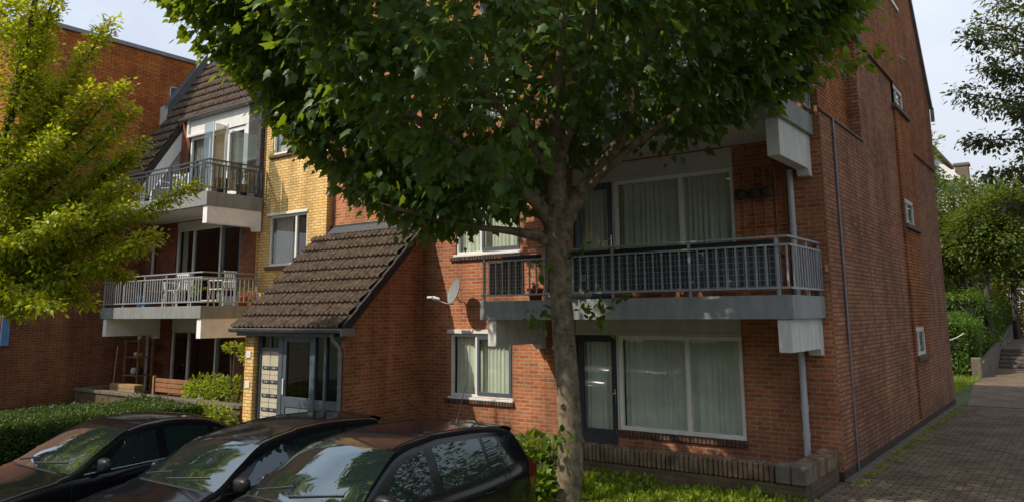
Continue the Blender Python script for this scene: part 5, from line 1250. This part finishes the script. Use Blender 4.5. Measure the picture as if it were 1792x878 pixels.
# ================================================================== opposite side of the street (seen in reflections)
O = thing('opposite_building', (-8, -16, 0), 'brick row of flats across the street seen only in window reflections', 'apartment building')
m = M(); m.box(-34, 18, -22, -16, -.5, 9.0); m.build('wall', BR_BROWN, O)
for i in range(9):
    for z in (.9, 3.7, 6.5):
        m = M(); m.box(-28 + i * 4.6, -25.6 + i * 4.6, -15.99, -15.95, z, z + 1.5); w = m.build('window', WHITE, O)
        M().box(-27.9 + i * 4.6, -26.85 + i * 4.6, -15.949, -15.94, z + .1, z + 1.4).build('pane', FROST, w)
for x_ in (-21, -13.5, -5.5, 2.5):
    blob_tree('street_tree', (x_, -9, -.4), 'street tree across the road behind the viewer', [(x_, -9, 4.6, 2.2, 2.0, 2.0), (x_ - 1.3, -8.6, 3.8, 1.5, 1.5, 1.2), (x_ + 1.3, -9.3, 4.0, 1.5, 1.5, 1.2)], 300, 12, .20, .28, FARL, trunk=.14, group='street trees across the road')
hedge('street_hedge', -26, 8, -11, -9.8, -.42, .9, 'hedge across the street seen only in reflections', 9000, .2, HEDGEL)

# ================================================================== camera, light, sky
F = 1348.775; CYp = 333.948; YAW = -.63696; PT = .158869; RO = -.0079375
cy, sy = math.cos(YAW), math.sin(YAW)
fwd = Vector((sy * math.cos(PT), cy * math.cos(PT), math.sin(PT))); rt = Vector((cy, -sy, 0)); up = rt.cross(fwd)
r2 = rt * math.cos(RO) + up * math.sin(RO); u2 = -rt * math.sin(RO) + up * math.cos(RO)
cam = bpy.data.cameras.new('camera'); co = bpy.data.objects.new('camera', cam); link(co)
mw = Matrix.Identity(4)
for i in range(3): mw[i][0] = r2[i]; mw[i][1] = u2[i]; mw[i][2] = -fwd[i]
mw.translation = (0, 0, 2.45); co.matrix_world = mw
cam.sensor_width = 36; cam.lens = 36 * F / 1792; cam.shift_y = -(878 / 2 - CYp) / 1792; cam.clip_end = 1500; cam.clip_start = .05
sc.camera = co
sd = Vector((-1.12, -1.59, 2.0)).normalized()
sun = bpy.data.lights.new('sun', 'SUN'); sun.energy = 4.8; sun.angle = R(.5); sun.color = (1, .90, .76)
so = bpy.data.objects.new('sun', sun); link(so); so.rotation_euler = (-sd).to_track_quat('-Z', 'Y').to_euler()
w = bpy.data.worlds.new('World'); sc.world = w; w.use_nodes = True; nt = w.node_tree; nt.nodes.clear(); N = NT(nt)
sky = N.n('ShaderNodeTexSky', sky_type='NISHITA', sun_disc=False); sky.sun_elevation = math.asin(sd.z); sky.sun_rotation = math.atan2(sd.x, sd.y); sky.air_density = 1.0; sky.dust_density = 2.0
tc = N.n('ShaderNodeTexCoord'); mp = N.n('ShaderNodeMapping'); mp.inputs['Scale'].default_value = (1, 1, 2.4); N.l(tc.outputs['Generated'], mp.inputs[0])
n1 = noise(N, mp.outputs[0], 1.6, 6, .55)
sz = N.n('ShaderNodeSeparateXYZ'); N.l(tc.outputs['Generated'], sz.inputs[0])
cf = math_node(N, 'ADD', ramp(N, n1, .35, .70, .45, .95), ramp(N, sz.outputs[2], .0, .5, .25, 0))
cfc = N.n('ShaderNodeClamp'); N.l(cf, cfc.inputs[0])
colr = mixc(N, cfc.outputs[0], sky.outputs[0], mixc(N, ramp(N, sz.outputs[2], .12, .62), (4.9, 5.25, 5.8), (6.6, 7.3, 8.4)))
bgd = N.n('ShaderNodeBackground'); bgd.inputs['Strength'].default_value = .15; N.l(colr, bgd.inputs[0]); wo = N.n('ShaderNodeOutputWorld'); N.l(bgd.outputs[0], wo.inputs[0])
sc.view_settings.view_transform = 'Standard'; sc.view_settings.look = 'None'; sc.view_settings.exposure = 0; sc.view_settings.gamma = 1
sc.render.engine = 'CYCLES'
